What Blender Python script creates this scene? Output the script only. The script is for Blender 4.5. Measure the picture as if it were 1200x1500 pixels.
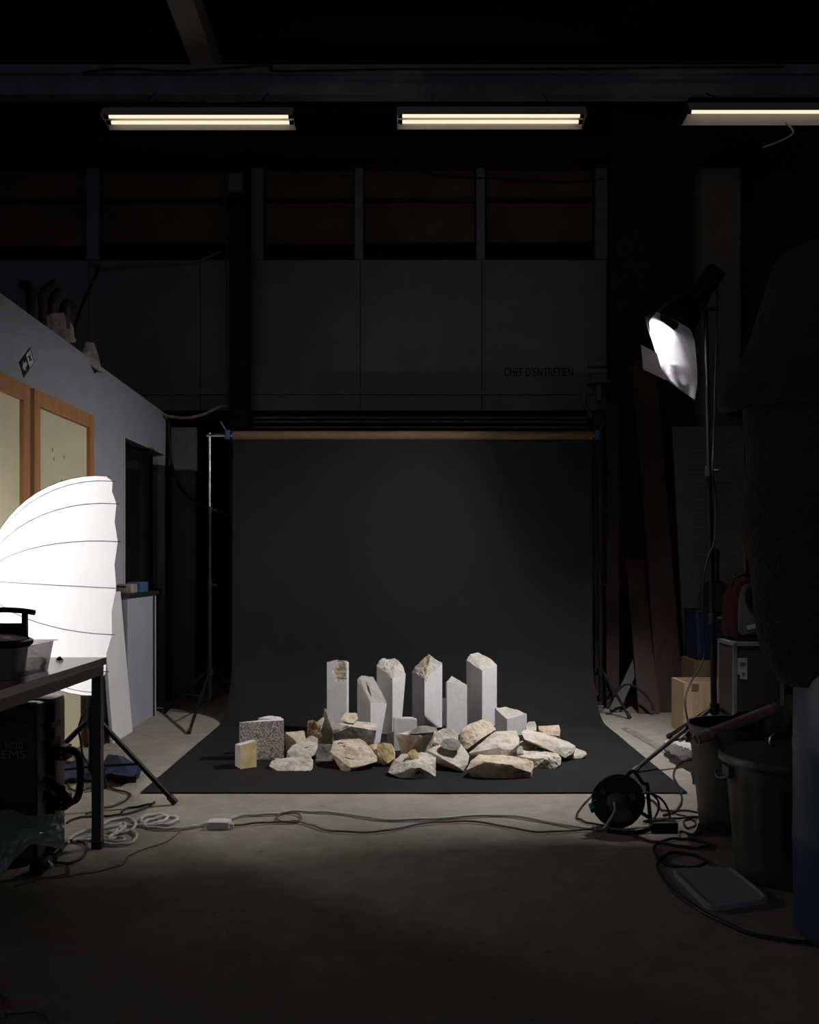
import bpy, bmesh, math, random
from mathutils import Vector, Matrix, noise

for o in list(bpy.data.objects):
    bpy.data.objects.remove(o, do_unlink=True)
SC = bpy.context.scene
COL = SC.collection
PI = math.pi

# ------------------------------------------------------------------ camera, world, exposure
F = 1400.0            # focal length in pixels of the 1200 x 1500 frame
HC = 1.146            # camera height
HOR = 825.0           # horizon row
cam_d = bpy.data.cameras.new('camera')
cam_d.sensor_width = 36.0
cam_d.lens = F / 1500.0 * 36.0
cam_d.shift_y = (HOR - 750.0) / 1500.0
cam_d.clip_end = 100
cam = bpy.data.objects.new('camera', cam_d)
cam.location = (0, 0, HC)
cam.rotation_euler = (PI / 2, 0, 0)
COL.objects.link(cam)
SC.camera = cam

W = bpy.data.worlds.new('world')
SC.world = W
W.use_nodes = True
W.node_tree.nodes['Background'].inputs[0].default_value = (0.8, 0.85, 1.0, 1)
W.node_tree.nodes['Background'].inputs[1].default_value = 0.08
SC.view_settings.view_transform = 'Standard'
SC.view_settings.look = 'None'
SC.view_settings.exposure = 0.0
SC.view_settings.gamma = 1.0
SC.view_settings.use_curve_mapping = False

BULB_R = 4000.0       # radiance of the lamp on the tall stand
BULB_L = 185.0        # radiance of the bulb in the umbrella
TUBE = 1.15           # radiance of the dimmed ceiling tubes


def P(px, py, Y):
    return Vector(((px - 600) / F * Y, Y, HC + (HOR - py) / F * Y))


def G(px, py, z=0.0):
    Y = F * (HC - z) / (py - HOR)
    return Vector(((px - 600) / F * Y, Y, z))


# ------------------------------------------------------------------ materials
MATS = {}


def mat(name, col, rough=0.7, metal=0.0, col2=None, scale=8.0, bump=0.0, bscale=40.0, spec=0.4, detail=6.0, mix=(0.35, 0.7)):
    if name in MATS:
        return MATS[name]
    m = bpy.data.materials.new(name)
    m.use_nodes = True
    nt = m.node_tree
    b = nt.nodes['Principled BSDF']
    b.inputs['Base Color'].default_value = (*col, 1)
    b.inputs['Roughness'].default_value = rough
    b.inputs['Metallic'].default_value = metal
    b.inputs['Specular IOR Level'].default_value = spec
    tc = nt.nodes.new('ShaderNodeTexCoord')
    if col2 is None:
        col2 = tuple(c * 0.75 for c in col)
    n = nt.nodes.new('ShaderNodeTexNoise')
    n.inputs['Scale'].default_value = scale
    n.inputs['Detail'].default_value = detail
    n.inputs['Roughness'].default_value = 0.65
    nt.links.new(tc.outputs['Object'], n.inputs['Vector'])
    r = nt.nodes.new('ShaderNodeValToRGB')
    r.color_ramp.elements[0].position = mix[0]
    r.color_ramp.elements[1].position = mix[1]
    r.color_ramp.elements[0].color = (*col2, 1)
    r.color_ramp.elements[1].color = (*col, 1)
    nt.links.new(n.outputs['Fac'], r.inputs[0])
    nt.links.new(r.outputs[0], b.inputs['Base Color'])
    if bump > 0:
        n2 = nt.nodes.new('ShaderNodeTexNoise')
        n2.inputs['Scale'].default_value = bscale
        n2.inputs['Detail'].default_value = 8
        nt.links.new(tc.outputs['Object'], n2.inputs['Vector'])
        bp = nt.nodes.new('ShaderNodeBump')
        bp.inputs['Strength'].default_value = bump
        bp.inputs['Distance'].default_value = 0.02
        nt.links.new(n2.outputs['Fac'], bp.inputs['Height'])
        nt.links.new(bp.outputs[0], b.inputs['Normal'])
    MATS[name] = m
    return m


def emit(name, col, s):
    m = bpy.data.materials.new(name)
    m.use_nodes = True
    nt = m.node_tree
    nt.nodes.clear()
    e = nt.nodes.new('ShaderNodeEmission')
    e.inputs[0].default_value = (*col, 1)
    e.inputs[1].default_value = s
    o = nt.nodes.new('ShaderNodeOutputMaterial')
    nt.links.new(e.outputs[0], o.inputs[0])
    MATS[name] = m
    return m


def translucent(name, col, f=0.5, tr=0.0, gloss=0.0):
    """sheet that scatters light to both sides; tr = clear fraction, gloss = glossy fraction"""
    m = bpy.data.materials.new(name)
    m.use_nodes = True
    nt = m.node_tree
    nt.nodes.clear()
    d = nt.nodes.new('ShaderNodeBsdfDiffuse')
    t = nt.nodes.new('ShaderNodeBsdfTranslucent')
    d.inputs[0].default_value = (*col, 1)
    t.inputs[0].default_value = (*col, 1)
    mx = nt.nodes.new('ShaderNodeMixShader')
    mx.inputs[0].default_value = f
    nt.links.new(d.outputs[0], mx.inputs[1])
    nt.links.new(t.outputs[0], mx.inputs[2])
    last = mx
    if tr > 0:
        c = nt.nodes.new('ShaderNodeBsdfTransparent')
        c.inputs[0].default_value = (*[min(1, v * 0.5 + 0.5) for v in col], 1)
        m2 = nt.nodes.new('ShaderNodeMixShader')
        m2.inputs[0].default_value = tr
        nt.links.new(last.outputs[0], m2.inputs[1])
        nt.links.new(c.outputs[0], m2.inputs[2])
        last = m2
    if gloss > 0:
        g = nt.nodes.new('ShaderNodeBsdfGlossy')
        g.inputs['Roughness'].default_value = 0.15
        m3 = nt.nodes.new('ShaderNodeMixShader')
        m3.inputs[0].default_value = gloss
        nt.links.new(last.outputs[0], m3.inputs[1])
        nt.links.new(g.outputs[0], m3.inputs[2])
        last = m3
    o = nt.nodes.new('ShaderNodeOutputMaterial')
    nt.links.new(last.outputs[0], o.inputs[0])
    MATS[name] = m
    return m


# plain paints
mat('black', (0.008, 0.008, 0.0085), 0.5, spec=0.2)
mat('black_matte', (0.010, 0.010, 0.010), 0.85)
mat('black_rubber', (0.016, 0.015, 0.015), 0.6)
mat('dark_metal', (0.035, 0.034, 0.034), 0.4, 0.3)
mat('steel', (0.42, 0.42, 0.43), 0.3, 0.9)
mat('chrome', (0.7, 0.7, 0.72), 0.2, 1.0)
mat('galvanised', (0.10, 0.10, 0.098), 0.5, 0.6, (0.07, 0.07, 0.068), 25)
mat('alu', (0.33, 0.33, 0.33), 0.4, 0.7)
mat('wall_grey', (0.285, 0.285, 0.315), 0.85, 0, (0.25, 0.25, 0.28), 3, 0.03, 60)
mat('office_grey', (0.34, 0.34, 0.35), 0.85, 0, (0.29, 0.29, 0.30), 2.5, 0.03, 30)
mat('office_trim', (0.36, 0.36, 0.38), 0.7)
mat('white_board', (0.62, 0.62, 0.63), 0.7, 0, (0.55, 0.55, 0.56), 4)
mat('white_plastic', (0.68, 0.68, 0.67), 0.45, 0, (0.6, 0.6, 0.59))
mat('white_cable', (0.52, 0.51, 0.49), 0.5, 0, (0.42, 0.41, 0.39), 20)
mat('hall_dark', (0.035, 0.034, 0.033), 0.9, 0, (0.022, 0.021, 0.02), 1.5)
mat('roof_dark', (0.028, 0.026, 0.022), 0.9, 0, (0.016, 0.015, 0.013), 2)
mat('girder', (0.34, 0.34, 0.35), 0.7, 0, (0.22, 0.22, 0.22), 3)
mat('pale_beam', (0.85, 0.78, 0.64), 0.8, 0, (0.7, 0.63, 0.5), 6)
mat('pillar_grey', (0.11, 0.11, 0.108), 0.8)
mat('door_yellow', (0.60, 0.545, 0.36), 0.6, 0, (0.54, 0.49, 0.32), 5)
mat('paper_black', (0.0084, 0.0084, 0.0088), 0.9, 0, (0.0074, 0.0074, 0.0079), 3, 0.02, 200, 0.2)
mat('cardboard_tube', (0.17, 0.11, 0.065), 0.8, 0, (0.13, 0.085, 0.05), 12, spec=0.2)
mat('cardboard', (0.17, 0.11, 0.06), 0.8)
mat('blue_plastic', (0.004, 0.010, 0.04), 0.5, 0, (0.003, 0.008, 0.03), 10)
mat('drum_blue', (0.018, 0.045, 0.10), 0.45, 0, (0.014, 0.036, 0.08), 6)
mat('blue_cloth', (0.020, 0.024, 0.065), 0.9, 0, (0.012, 0.014, 0.04), 14, 0.2, 40)
mat('red_plastic', (0.022, 0.002, 0.003), 0.5)
mat('grey_plastic', (0.07, 0.07, 0.072), 0.5)
mat('turquoise', (0.03, 0.30, 0.34), 0.4)
mat('dark_red', (0.08, 0.012, 0.014), 0.35)
mat('cream', (0.50, 0.43, 0.36), 0.6)
mat('fleece', (0.05, 0.046, 0.04), 0.95, 0, (0.022, 0.02, 0.018), 30, 0.9, 90)
mat('sculpt_dark', (0.025, 0.018, 0.014), 0.7, 0, (0.012, 0.01, 0.01), 12)
mat('sculpt_pale', (0.30, 0.27, 0.23), 0.8, 0, (0.10, 0.085, 0.07), 16)
mat('blind_brown', (0.48, 0.31, 0.19), 0.85, 0, (0.25, 0.17, 0.11), 1.6, 0, 40, 0.2, 2)
mat('copper_cable', (0.15, 0.10, 0.06), 0.5)
mat('sign_black', (0.012, 0.012, 0.012), 0.5)
mat('sign_white', (0.55, 0.55, 0.55), 0.5)
mat('print_grey', (0.10, 0.10, 0.10), 0.8)
mat('case_print', (0.5, 0.5, 0.5), 0.6)
mat('tape_blue', (0.05, 0.10, 0.20), 0.5)


def wood(name, c1, c2, rough=0.6, axis='Z', sc=1.0):
    m = bpy.data.materials.new(name)
    m.use_nodes = True
    nt = m.node_tree
    b = nt.nodes['Principled BSDF']
    b.inputs['Roughness'].default_value = rough
    tc = nt.nodes.new('ShaderNodeTexCoord')
    mp = nt.nodes.new('ShaderNodeMapping')
    s = [22 * sc, 22 * sc, 22 * sc]
    s['XYZ'.index(axis)] = 1.6 * sc
    mp.inputs['Scale'].default_value = s
    n = nt.nodes.new('ShaderNodeTexNoise')
    n.inputs['Scale'].default_value = 1.0
    n.inputs['Detail'].default_value = 7
    n.inputs['Distortion'].default_value = 0.8
    r = nt.nodes.new('ShaderNodeValToRGB')
    r.color_ramp.elements[0].position = 0.3
    r.color_ramp.elements[1].position = 0.72
    r.color_ramp.elements[0].color = (*c2, 1)
    r.color_ramp.elements[1].color = (*c1, 1)
    nt.links.new(tc.outputs['Object'], mp.inputs[0])
    nt.links.new(mp.outputs[0], n.inputs['Vector'])
    nt.links.new(n.outputs['Fac'], r.inputs[0])
    nt.links.new(r.outputs[0], b.inputs['Base Color'])
    MATS[name] = m
    return m


wood('frame_wood', (0.42, 0.20, 0.085), (0.31, 0.135, 0.052))
wood('table_wood', (0.30, 0.19, 0.12), (0.20, 0.12, 0.075), 0.25, 'Y')
wood('plank_wood', (0.038, 0.015, 0.008), (0.02, 0.008, 0.004), 0.7)
wood('crate_wood', (0.50, 0.38, 0.24), (0.38, 0.27, 0.16), 0.65)


def stone_mat(name, c1, c2, c3, s1=14.0, s2=60.0, bump=0.5, pits=0.0):
    m = bpy.data.materials.new(name)
    m.use_nodes = True
    nt = m.node_tree
    b = nt.nodes['Principled BSDF']
    b.inputs['Roughness'].default_value = 0.9
    b.inputs['Specular IOR Level'].default_value = 0.15
    tc = nt.nodes.new('ShaderNodeTexCoord')
    oi = nt.nodes.new('ShaderNodeObjectInfo')
    ad = nt.nodes.new('ShaderNodeVectorMath')
    sc = nt.nodes.new('ShaderNodeMath')
    sc.operation = 'MULTIPLY'
    sc.inputs[1].default_value = 9.0
    nt.links.new(oi.outputs['Random'], sc.inputs[0])
    nt.links.new(tc.outputs['Object'], ad.inputs[0])
    nt.links.new(sc.outputs[0], ad.inputs[1])
    n = nt.nodes.new('ShaderNodeTexNoise')
    n.inputs['Scale'].default_value = s1
    n.inputs['Detail'].default_value = 5
    nt.links.new(ad.outputs[0], n.inputs['Vector'])
    r = nt.nodes.new('ShaderNodeValToRGB')
    e = r.color_ramp.elements
    e[0].position, e[0].color = 0.34, (*c3, 1)
    e[1].position, e[1].color = 0.68, (*c1, 1)
    k = e.new(0.5)
    k.color = (*c2, 1)
    nt.links.new(n.outputs['Fac'], r.inputs[0])
    n2 = nt.nodes.new('ShaderNodeTexNoise')
    n2.inputs['Scale'].default_value = s2
    n2.inputs['Detail'].default_value = 8
    nt.links.new(ad.outputs[0], n2.inputs['Vector'])
    r2 = nt.nodes.new('ShaderNodeMapRange')
    r2.inputs[1].default_value = 0.3
    r2.inputs[2].default_value = 0.6
    r2.inputs[3].default_value = 1.0 - pits
    r2.inputs[4].default_value = 1.05
    nt.links.new(n2.outputs['Fac'], r2.inputs[0])
    mm = nt.nodes.new('ShaderNodeVectorMath')
    mm.operation = 'MULTIPLY'
    nt.links.new(r.outputs[0], mm.inputs[0])
    nt.links.new(r2.outputs[0], mm.inputs[1])
    nt.links.new(mm.outputs[0], b.inputs['Base Color'])
    bp = nt.nodes.new('ShaderNodeBump')
    bp.inputs['Strength'].default_value = bump
    bp.inputs['Distance'].default_value = 0.012
    nt.links.new(n2.outputs['Fac'], bp.inputs['Height'])
    nt.links.new(bp.outputs[0], b.inputs['Normal'])
    MATS[name] = m
    return m


stone_mat('limestone', (0.70, 0.69, 0.705), (0.67, 0.66, 0.67), (0.62, 0.605, 0.60), 5, 40, 0.05, 0.03)
stone_mat('limestone_broken_shaded', (0.54, 0.51, 0.485), (0.50, 0.465, 0.43), (0.42, 0.37, 0.31), 16, 60, 0.5, 0.12)  # rough beige break, its colour darkened to stand for weaker light on the tops
stone_mat('limestone_shaded_top', (0.37, 0.35, 0.335), (0.35, 0.33, 0.31), (0.31, 0.285, 0.265), 12, 60, 0.3, 0.08)  # darker still: shade on the slanting top put into the colour
stone_mat('limestone_rust', (0.64, 0.58, 0.50), (0.58, 0.48, 0.36), (0.42, 0.30, 0.18), 30, 70, 0.6, 0.3)
stone_mat('tan_rock', (0.60, 0.52, 0.42), (0.54, 0.45, 0.35), (0.36, 0.28, 0.20), 13, 60, 0.35, 0.15)
stone_mat('pale_rock', (0.60, 0.55, 0.49), (0.53, 0.48, 0.42), (0.36, 0.32, 0.27), 12, 55, 0.35, 0.15)
stone_mat('grey_rock', (0.30, 0.28, 0.26), (0.24, 0.225, 0.21), (0.15, 0.14, 0.13), 12, 50, 0.35, 0.15)
stone_mat('brown_rock', (0.40, 0.28, 0.16), (0.32, 0.22, 0.13), (0.16, 0.10, 0.06), 16, 60, 0.7, 0.3)
stone_mat('ochre_block', (0.72, 0.57, 0.33), (0.64, 0.49, 0.27), (0.52, 0.36, 0.18), 12, 80, 0.15, 0.05)
stone_mat('speckle_slab', (0.78, 0.75, 0.73), (0.40, 0.375, 0.365), (0.15, 0.135, 0.13), 105, 190, 0.6, 0.15)

# concrete floor with scuffs and dust
def floor_mat():
    m = mat('concrete', (0.30, 0.275, 0.24), 0.75, 0, (0.235, 0.215, 0.185), 1.3, 0.12, 30, 0.3, 9)
    nt = m.node_tree
    b = nt.nodes['Principled BSDF']
    src = b.inputs['Base Color'].links[0].from_socket
    tc = nt.nodes.new('ShaderNodeTexCoord')
    n = nt.nodes.new('ShaderNodeTexNoise')
    n.inputs['Scale'].default_value = 9
    n.inputs['Detail'].default_value = 10
    n.inputs['Roughness'].default_value = 0.75
    nt.links.new(tc.outputs['Object'], n.inputs['Vector'])
    r = nt.nodes.new('ShaderNodeMapRange')
    r.inputs[1].default_value = 0.3
    r.inputs[2].default_value = 0.68
    r.inputs[3].default_value = 0.72
    r.inputs[4].default_value = 1.14
    nt.links.new(n.outputs['Fac'], r.inputs[0])
    v = nt.nodes.new('ShaderNodeTexVoronoi')
    v.inputs['Scale'].default_value = 3.3
    v.inputs['Randomness'].default_value = 1.0
    nt.links.new(tc.outputs['Object'], v.inputs['Vector'])
    r3 = nt.nodes.new('ShaderNodeMapRange')
    r3.inputs[1].default_value = 0.012
    r3.inputs[2].default_value = 0.05
    r3.inputs[3].default_value = 0.45
    r3.inputs[4].default_value = 1.0
    nt.links.new(v.outputs['Distance'], r3.inputs[0])
    m1 = nt.nodes.new('ShaderNodeMath')
    m1.operation = 'MULTIPLY'
    nt.links.new(r.outputs[0], m1.inputs[0])
    nt.links.new(r3.outputs[0], m1.inputs[1])
    mm = nt.nodes.new('ShaderNodeVectorMath')
    mm.operation = 'MULTIPLY'
    nt.links.new(src, mm.inputs[0])
    nt.links.new(m1.outputs[0], mm.inputs[1])
    nt.links.new(mm.outputs[0], b.inputs['Base Color'])


floor_mat()


def spotted_door():
    m = mat('door_spotted', (0.60, 0.545, 0.36), 0.6, 0, (0.54, 0.49, 0.32), 5)
    nt = m.node_tree
    b = nt.nodes['Principled BSDF']
    src = b.inputs['Base Color'].links[0].from_socket
    tc = nt.nodes.new('ShaderNodeTexCoord')
    v = nt.nodes.new('ShaderNodeTexVoronoi')
    v.inputs['Scale'].default_value = 13
    nt.links.new(tc.outputs['Object'], v.inputs['Vector'])
    r = nt.nodes.new('ShaderNodeMapRange')
    r.inputs[1].default_value = 0.14
    r.inputs[2].default_value = 0.20
    r.inputs[3].default_value = 1.0
    r.inputs[4].default_value = 0.0
    nt.links.new(v.outputs['Distance'], r.inputs[0])
    # the stains sit in one patch of the panel
    d = nt.nodes.new('ShaderNodeVectorMath')
    d.operation = 'DISTANCE'
    d.inputs[1].default_value = (0.0, -0.09, 1.66)
    nt.links.new(tc.outputs['Object'], d.inputs[0])
    r2 = nt.nodes.new('ShaderNodeMapRange')
    r2.inputs[1].default_value = 0.18
    r2.inputs[2].default_value = 0.24
    r2.inputs[3].default_value = 1.0
    r2.inputs[4].default_value = 0.0
    nt.links.new(d.outputs['Value'], r2.inputs[0])
    mu = nt.nodes.new('ShaderNodeMath')
    mu.operation = 'MULTIPLY'
    nt.links.new(r.outputs[0], mu.inputs[0])
    nt.links.new(r2.outputs[0], mu.inputs[1])
    mx = nt.nodes.new('ShaderNodeMixRGB')
    mx.inputs[2].default_value = (0.28, 0.20, 0.10, 1)
    nt.links.new(mu.outputs[0], mx.inputs[0])
    nt.links.new(src, mx.inputs[1])
    nt.links.new(mx.outputs[0], b.inputs['Base Color'])


spotted_door()

translucent('umbrella_white', (0.86, 0.86, 0.88), 0.66)
translucent('diffusion_paper', (0.92, 0.92, 0.95), 0.6)
translucent('clear_plastic', (0.50, 0.49, 0.48), 0.35, 0.50, 0.06)
translucent('green_film', (0.52, 0.66, 0.60), 0.45, 0.34, 0.14)
translucent('white_film', (0.72, 0.72, 0.72), 0.3, 0.15, 0.05)
translucent('frosted_lid', (0.55, 0.56, 0.60), 0.3, 0.25, 0.05)


def glass_mat():
    m = bpy.data.materials.new('dark_glass')
    m.use_nodes = True
    nt = m.node_tree
    nt.nodes.clear()
    t = nt.nodes.new('ShaderNodeBsdfTransparent')
    t.inputs[0].default_value = (0.95, 0.96, 0.95, 1)
    g = nt.nodes.new('ShaderNodeBsdfGlossy')
    g.inputs['Roughness'].default_value = 0.08
    d = nt.nodes.new('ShaderNodeBsdfDiffuse')
    d.inputs[0].default_value = (0.05, 0.05, 0.048, 1)
    m1 = nt.nodes.new('ShaderNodeMixShader')
    m1.inputs[0].default_value = 0.08
    m2 = nt.nodes.new('ShaderNodeMixShader')
    m2.inputs[0].default_value = 0.05
    nt.links.new(t.outputs[0], m1.inputs[1])
    nt.links.new(d.outputs[0], m1.inputs[2])
    nt.links.new(m1.outputs[0], m2.inputs[1])
    nt.links.new(g.outputs[0], m2.inputs[2])
    o = nt.nodes.new('ShaderNodeOutputMaterial')
    nt.links.new(m2.outputs[0], o.inputs[0])
    MATS['dark_glass'] = m


glass_mat()
emit('lamp_glow', (1.0, 0.97, 0.95), BULB_R)
emit('umbrella_glow', (1.0, 0.97, 0.95), BULB_L)
emit('tube_glow', (1.0, 0.79, 0.58), TUBE)


# ------------------------------------------------------------------ geometry kit
class MB:
    def __init__(s):
        s.v = []
        s.f = []

    def add(s, vs, fs):
        o = len(s.v)
        s.v += [Vector(v) for v in vs]
        s.f += [tuple(i + o for i in f) for f in fs]
        return s

    def box(s, x0, x1, y0, y1, z0, z1):
        vs = [(x, y, z) for z in (z0, z1) for y in (y0, y1) for x in (x0, x1)]
        fs = [(0, 2, 3, 1), (4, 5, 7, 6), (0, 1, 5, 4), (2, 6, 7, 3), (0, 4, 6, 2), (1, 3, 7, 5)]
        return s.add(vs, fs)

    def obox(s, c, size, M=None):
        """box of size about c, turned by matrix M"""
        hx, hy, hz = [k / 2 for k in size]
        vs = [Vector((x, y, z)) for z in (-hz, hz) for y in (-hy, hy) for x in (-hx, hx)]
        if M is not None:
            vs = [M @ v for v in vs]
        c = Vector(c)
        fs = [(0, 2, 3, 1), (4, 5, 7, 6), (0, 1, 5, 4), (2, 6, 7, 3), (0, 4, 6, 2), (1, 3, 7, 5)]
        return s.add([c + v for v in vs], fs)

    def cbox(s, x0, x1, y0, y1, z0, z1, b):
        """box with all edges chamfered by b"""
        bm = bmesh.new()
        vs = [bm.verts.new((x, y, z)) for z in (z0, z1) for y in (y0, y1) for x in (x0, x1)]
        for f in [(0, 2, 3, 1), (4, 5, 7, 6), (0, 1, 5, 4), (2, 6, 7, 3), (0, 4, 6, 2), (1, 3, 7, 5)]:
            bm.faces.new([vs[i] for i in f])
        bmesh.ops.bevel(bm, geom=bm.edges[:], offset=b, segments=2, profile=0.6, affect='EDGES')
        bm.verts.index_update()
        s.add([v.co.copy() for v in bm.verts], [[v.index for v in f.verts] for f in bm.faces])
        bm.free()
        return s

    def tube(s, pts, r, n=8, cap=True, r1=None):
        pts = [Vector(p) for p in pts]
        k = len(pts)
        rs = [r if r1 is None else r + (r1 - r) * i / (k - 1) for i in range(k)]
        if isinstance(r, (list, tuple)):
            rs = list(r)
        t0 = (pts[1] - pts[0]).normalized()
        u = t0.orthogonal().normalized()
        vs, fs = [], []
        for i in range(k):
            if i == 0:
                t = pts[1] - pts[0]
            elif i == k - 1:
                t = pts[-1] - pts[-2]
            else:
                t = pts[i + 1] - pts[i - 1]
            t.normalize()
            u = (u - t * u.dot(t))
            if u.length < 1e-6:
                u = t.orthogonal()
            u.normalize()
            w = t.cross(u)
            for j in range(n):
                a = 2 * PI * j / n
                vs.append(pts[i] + (u * math.cos(a) + w * math.sin(a)) * rs[i])
        for i in range(k - 1):
            for j in range(n):
                a, b = i * n + j, i * n + (j + 1) % n
                fs.append((a, b, b + n, a + n))
        if cap:
            fs.append(tuple(reversed(range(n))))
            fs.append(tuple((k - 1) * n + j for j in range(n)))
        return s.add(vs, fs)

    def lathe(s, prof, c=(0, 0, 0), axis=(0, 0, 1), n=32, closed=False, cap=False):
        """prof = [(radius, height)...] about axis through c"""
        ax = Vector(axis).normalized()
        u = ax.orthogonal().normalized()
        w = ax.cross(u)
        c = Vector(c)
        vs, fs = [], []
        for (r, h) in prof:
            for j in range(n):
                a = 2 * PI * j / n
                vs.append(c + ax * h + (u * math.cos(a) + w * math.sin(a)) * r)
        k = len(prof)
        for i in range(k - 1 + (1 if closed else 0)):
            for j in range(n):
                a, b = i * n + j, i * n + (j + 1) % n
                i2 = (i + 1) % k
                fs.append((a, b, i2 * n + (j + 1) % n, i2 * n + j))
        if cap:
            fs.append(tuple(reversed(range(n))))
            fs.append(tuple((k - 1) * n + j for j in range(n)))
        return s.add(vs, fs)

    def sheet(s, rows, th=0.0):
        """grid of points; th > 0 gives it thickness along its normals"""
        nr, nc = len(rows), len(rows[0])
        vs = [Vector(p) for r in rows for p in r]
        fs = [(i * nc + j, i * nc + j + 1, (i + 1) * nc + j + 1, (i + 1) * nc + j) for i in range(nr - 1) for j in range(nc - 1)]
        if th <= 0:
            return s.add(vs, fs)
        nm = [Vector((0, 0, 0)) for _ in vs]
        for f in fs:
            a, b, c, d = [vs[i] for i in f]
            q = (c - a).cross(d - b)
            for i in f:
                nm[i] += q
        o = [v - (q.normalized() if q.length > 0 else q) * th for v, q in zip(vs, nm)]
        N = len(vs)
        f2 = [tuple(i + N for i in reversed(f)) for f in fs]
        bd = [j for j in range(nc)] + [i * nc + nc - 1 for i in range(1, nr)] + [(nr - 1) * nc + j for j in range(nc - 2, -1, -1)] + [i * nc for i in range(nr - 2, 0, -1)]
        side = [(bd[(q + 1) % len(bd)], bd[q], bd[q] + N, bd[(q + 1) % len(bd)] + N) for q in range(len(bd))]
        return s.add(vs + o, fs + f2 + side)

    def poly(s, pts, d):
        """flat polygon pushed along vector d"""
        n = len(pts)
        a = [Vector(p) for p in pts]
        d = Vector(d)
        b = [p + d for p in a]
        fs = [tuple(range(n)), tuple(reversed(range(n, 2 * n)))] + [((i + 1) % n, i, n + i, n + (i + 1) % n) for i in range(n)]
        return s.add(a + b, fs)

    def build(s, name, m, parent=None, smooth=False, origin=None, recalc=True):
        if parent is not None:
            off = Vector(ROOTLOC[parent.name])
        elif origin is not None:
            off = Vector(origin)
        else:
            xs = [v.x for v in s.v]
            ys = [v.y for v in s.v]
            off = Vector(((min(xs) + max(xs)) / 2, (min(ys) + max(ys)) / 2, min(v.z for v in s.v)))
        me = bpy.data.meshes.new(name)
        me.from_pydata([v - off for v in s.v], [], s.f)
        if recalc:
            bm = bmesh.new()
            bm.from_mesh(me)
            bmesh.ops.recalc_face_normals(bm, faces=bm.faces[:])
            bm.to_mesh(me)
            bm.free()
        me.materials.append(MATS[m])
        if smooth:
            for p in me.polygons:
                p.use_smooth = True
            try:
                me.set_sharp_from_angle(angle=math.radians(42))
            except Exception:
                pass
        o = bpy.data.objects.new(name, me)
        COL.objects.link(o)
        if parent is not None:
            o.parent = parent
            ROOTLOC[o.name] = off
        else:
            o.location = off
            ROOTLOC[o.name] = off
        return o


ROOTLOC = {}


def thing(name, label, cat, loc, group=None):
    o = bpy.data.objects.new(name, None)
    o.empty_display_size = 0.05
    o.location = loc
    COL.objects.link(o)
    ROOTLOC[o.name] = Vector(loc)
    tag(o, label, cat, group)
    return o


def tag(o, label, cat, group=None):
    o['label'] = label
    o['category'] = cat
    if group:
        o['group'] = group
    return o


def struct(o):
    o['kind'] = 'structure'
    return o


def sroot(name, loc):
    o = bpy.data.objects.new(name, None)
    o.empty_display_size = 0.05
    o.location = loc
    COL.objects.link(o)
    ROOTLOC[o.name] = Vector(loc)
    o['kind'] = 'structure'
    return o


def spline(pts, k=8, closed=False):
    pts = [Vector(p) for p in pts]
    n = len(pts)
    out = []
    for i in range(n - 1 if not closed else n):
        if closed:
            p0, p1, p2, p3 = pts[(i - 1) % n], pts[i], pts[(i + 1) % n], pts[(i + 2) % n]
        else:
            p0, p1, p2, p3 = pts[max(i - 1, 0)], pts[i], pts[i + 1], pts[min(i + 2, n - 1)]
        for j in range(k):
            t = j / k
            out.append(0.5 * ((2 * p1) + (p2 - p0) * t + (2 * p0 - 5 * p1 + 4 * p2 - p3) * t * t + (3 * p1 - p0 - 3 * p2 + p3) * t ** 3))
    if not closed:
        out.append(pts[-1])
    return out


def text_mesh(s, size, M, m, name, parent, depth=0.001, sx=1.0):
    cu = bpy.data.curves.new(name, 'FONT')
    cu.body = s
    cu.size = size
    cu.extrude = depth
    cu.align_x = 'LEFT'
    t = bpy.data.objects.new(name + '_tmp', cu)
    COL.objects.link(t)
    bpy.context.view_layer.update()
    me = bpy.data.meshes.new_from_object(t.evaluated_get(bpy.context.evaluated_depsgraph_get()))
    bpy.data.objects.remove(t, do_unlink=True)
    off = Vector(ROOTLOC[parent.name])
    for v in me.vertices:
        v.co = M @ Vector((v.co.x * sx, v.co.y, v.co.z)) - off
    me.materials.clear()
    me.materials.append(MATS[m])
    o = bpy.data.objects.new(name, me)
    COL.objects.link(o)
    o.parent = parent
    return o


XZ = Matrix(((1, 0, 0), (0, 0, 1), (0, 1, 0)))    # text plane (x, y) -> world (x, z), facing the camera side


def at_xz(x, y, z):
    def f(v):
        return Vector((x + v.x, y - v.z, z + v.y))

    class _M:
        def __matmul__(s, v):
            return f(v)
    return _M()


# ================================================================== THE HALL
struct(MB().box(-6.5, 4.2, -1.5, 14.0, -0.1, 0.0).build('floor', 'concrete', origin=(0, 0, 0)))
struct(MB().box(-6.5, 4.2, -1.5, 14.0, 7.0, 7.1).build('ceiling', 'roof_dark'))
struct(MB().box(-6.6, -6.5, -1.5, 14.0, 0, 7).build('wall_outer', 'hall_dark'))
struct(MB().box(4.2, 4.3, -1.5, 14.0, 0, 7).build('wall_right', 'hall_dark'))
struct(MB().box(-6.5, 4.2, 14.0, 14.1, 0, 7).build('wall_back', 'hall_dark'))
# open end behind the camera is made up, to let weak fill light in

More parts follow.
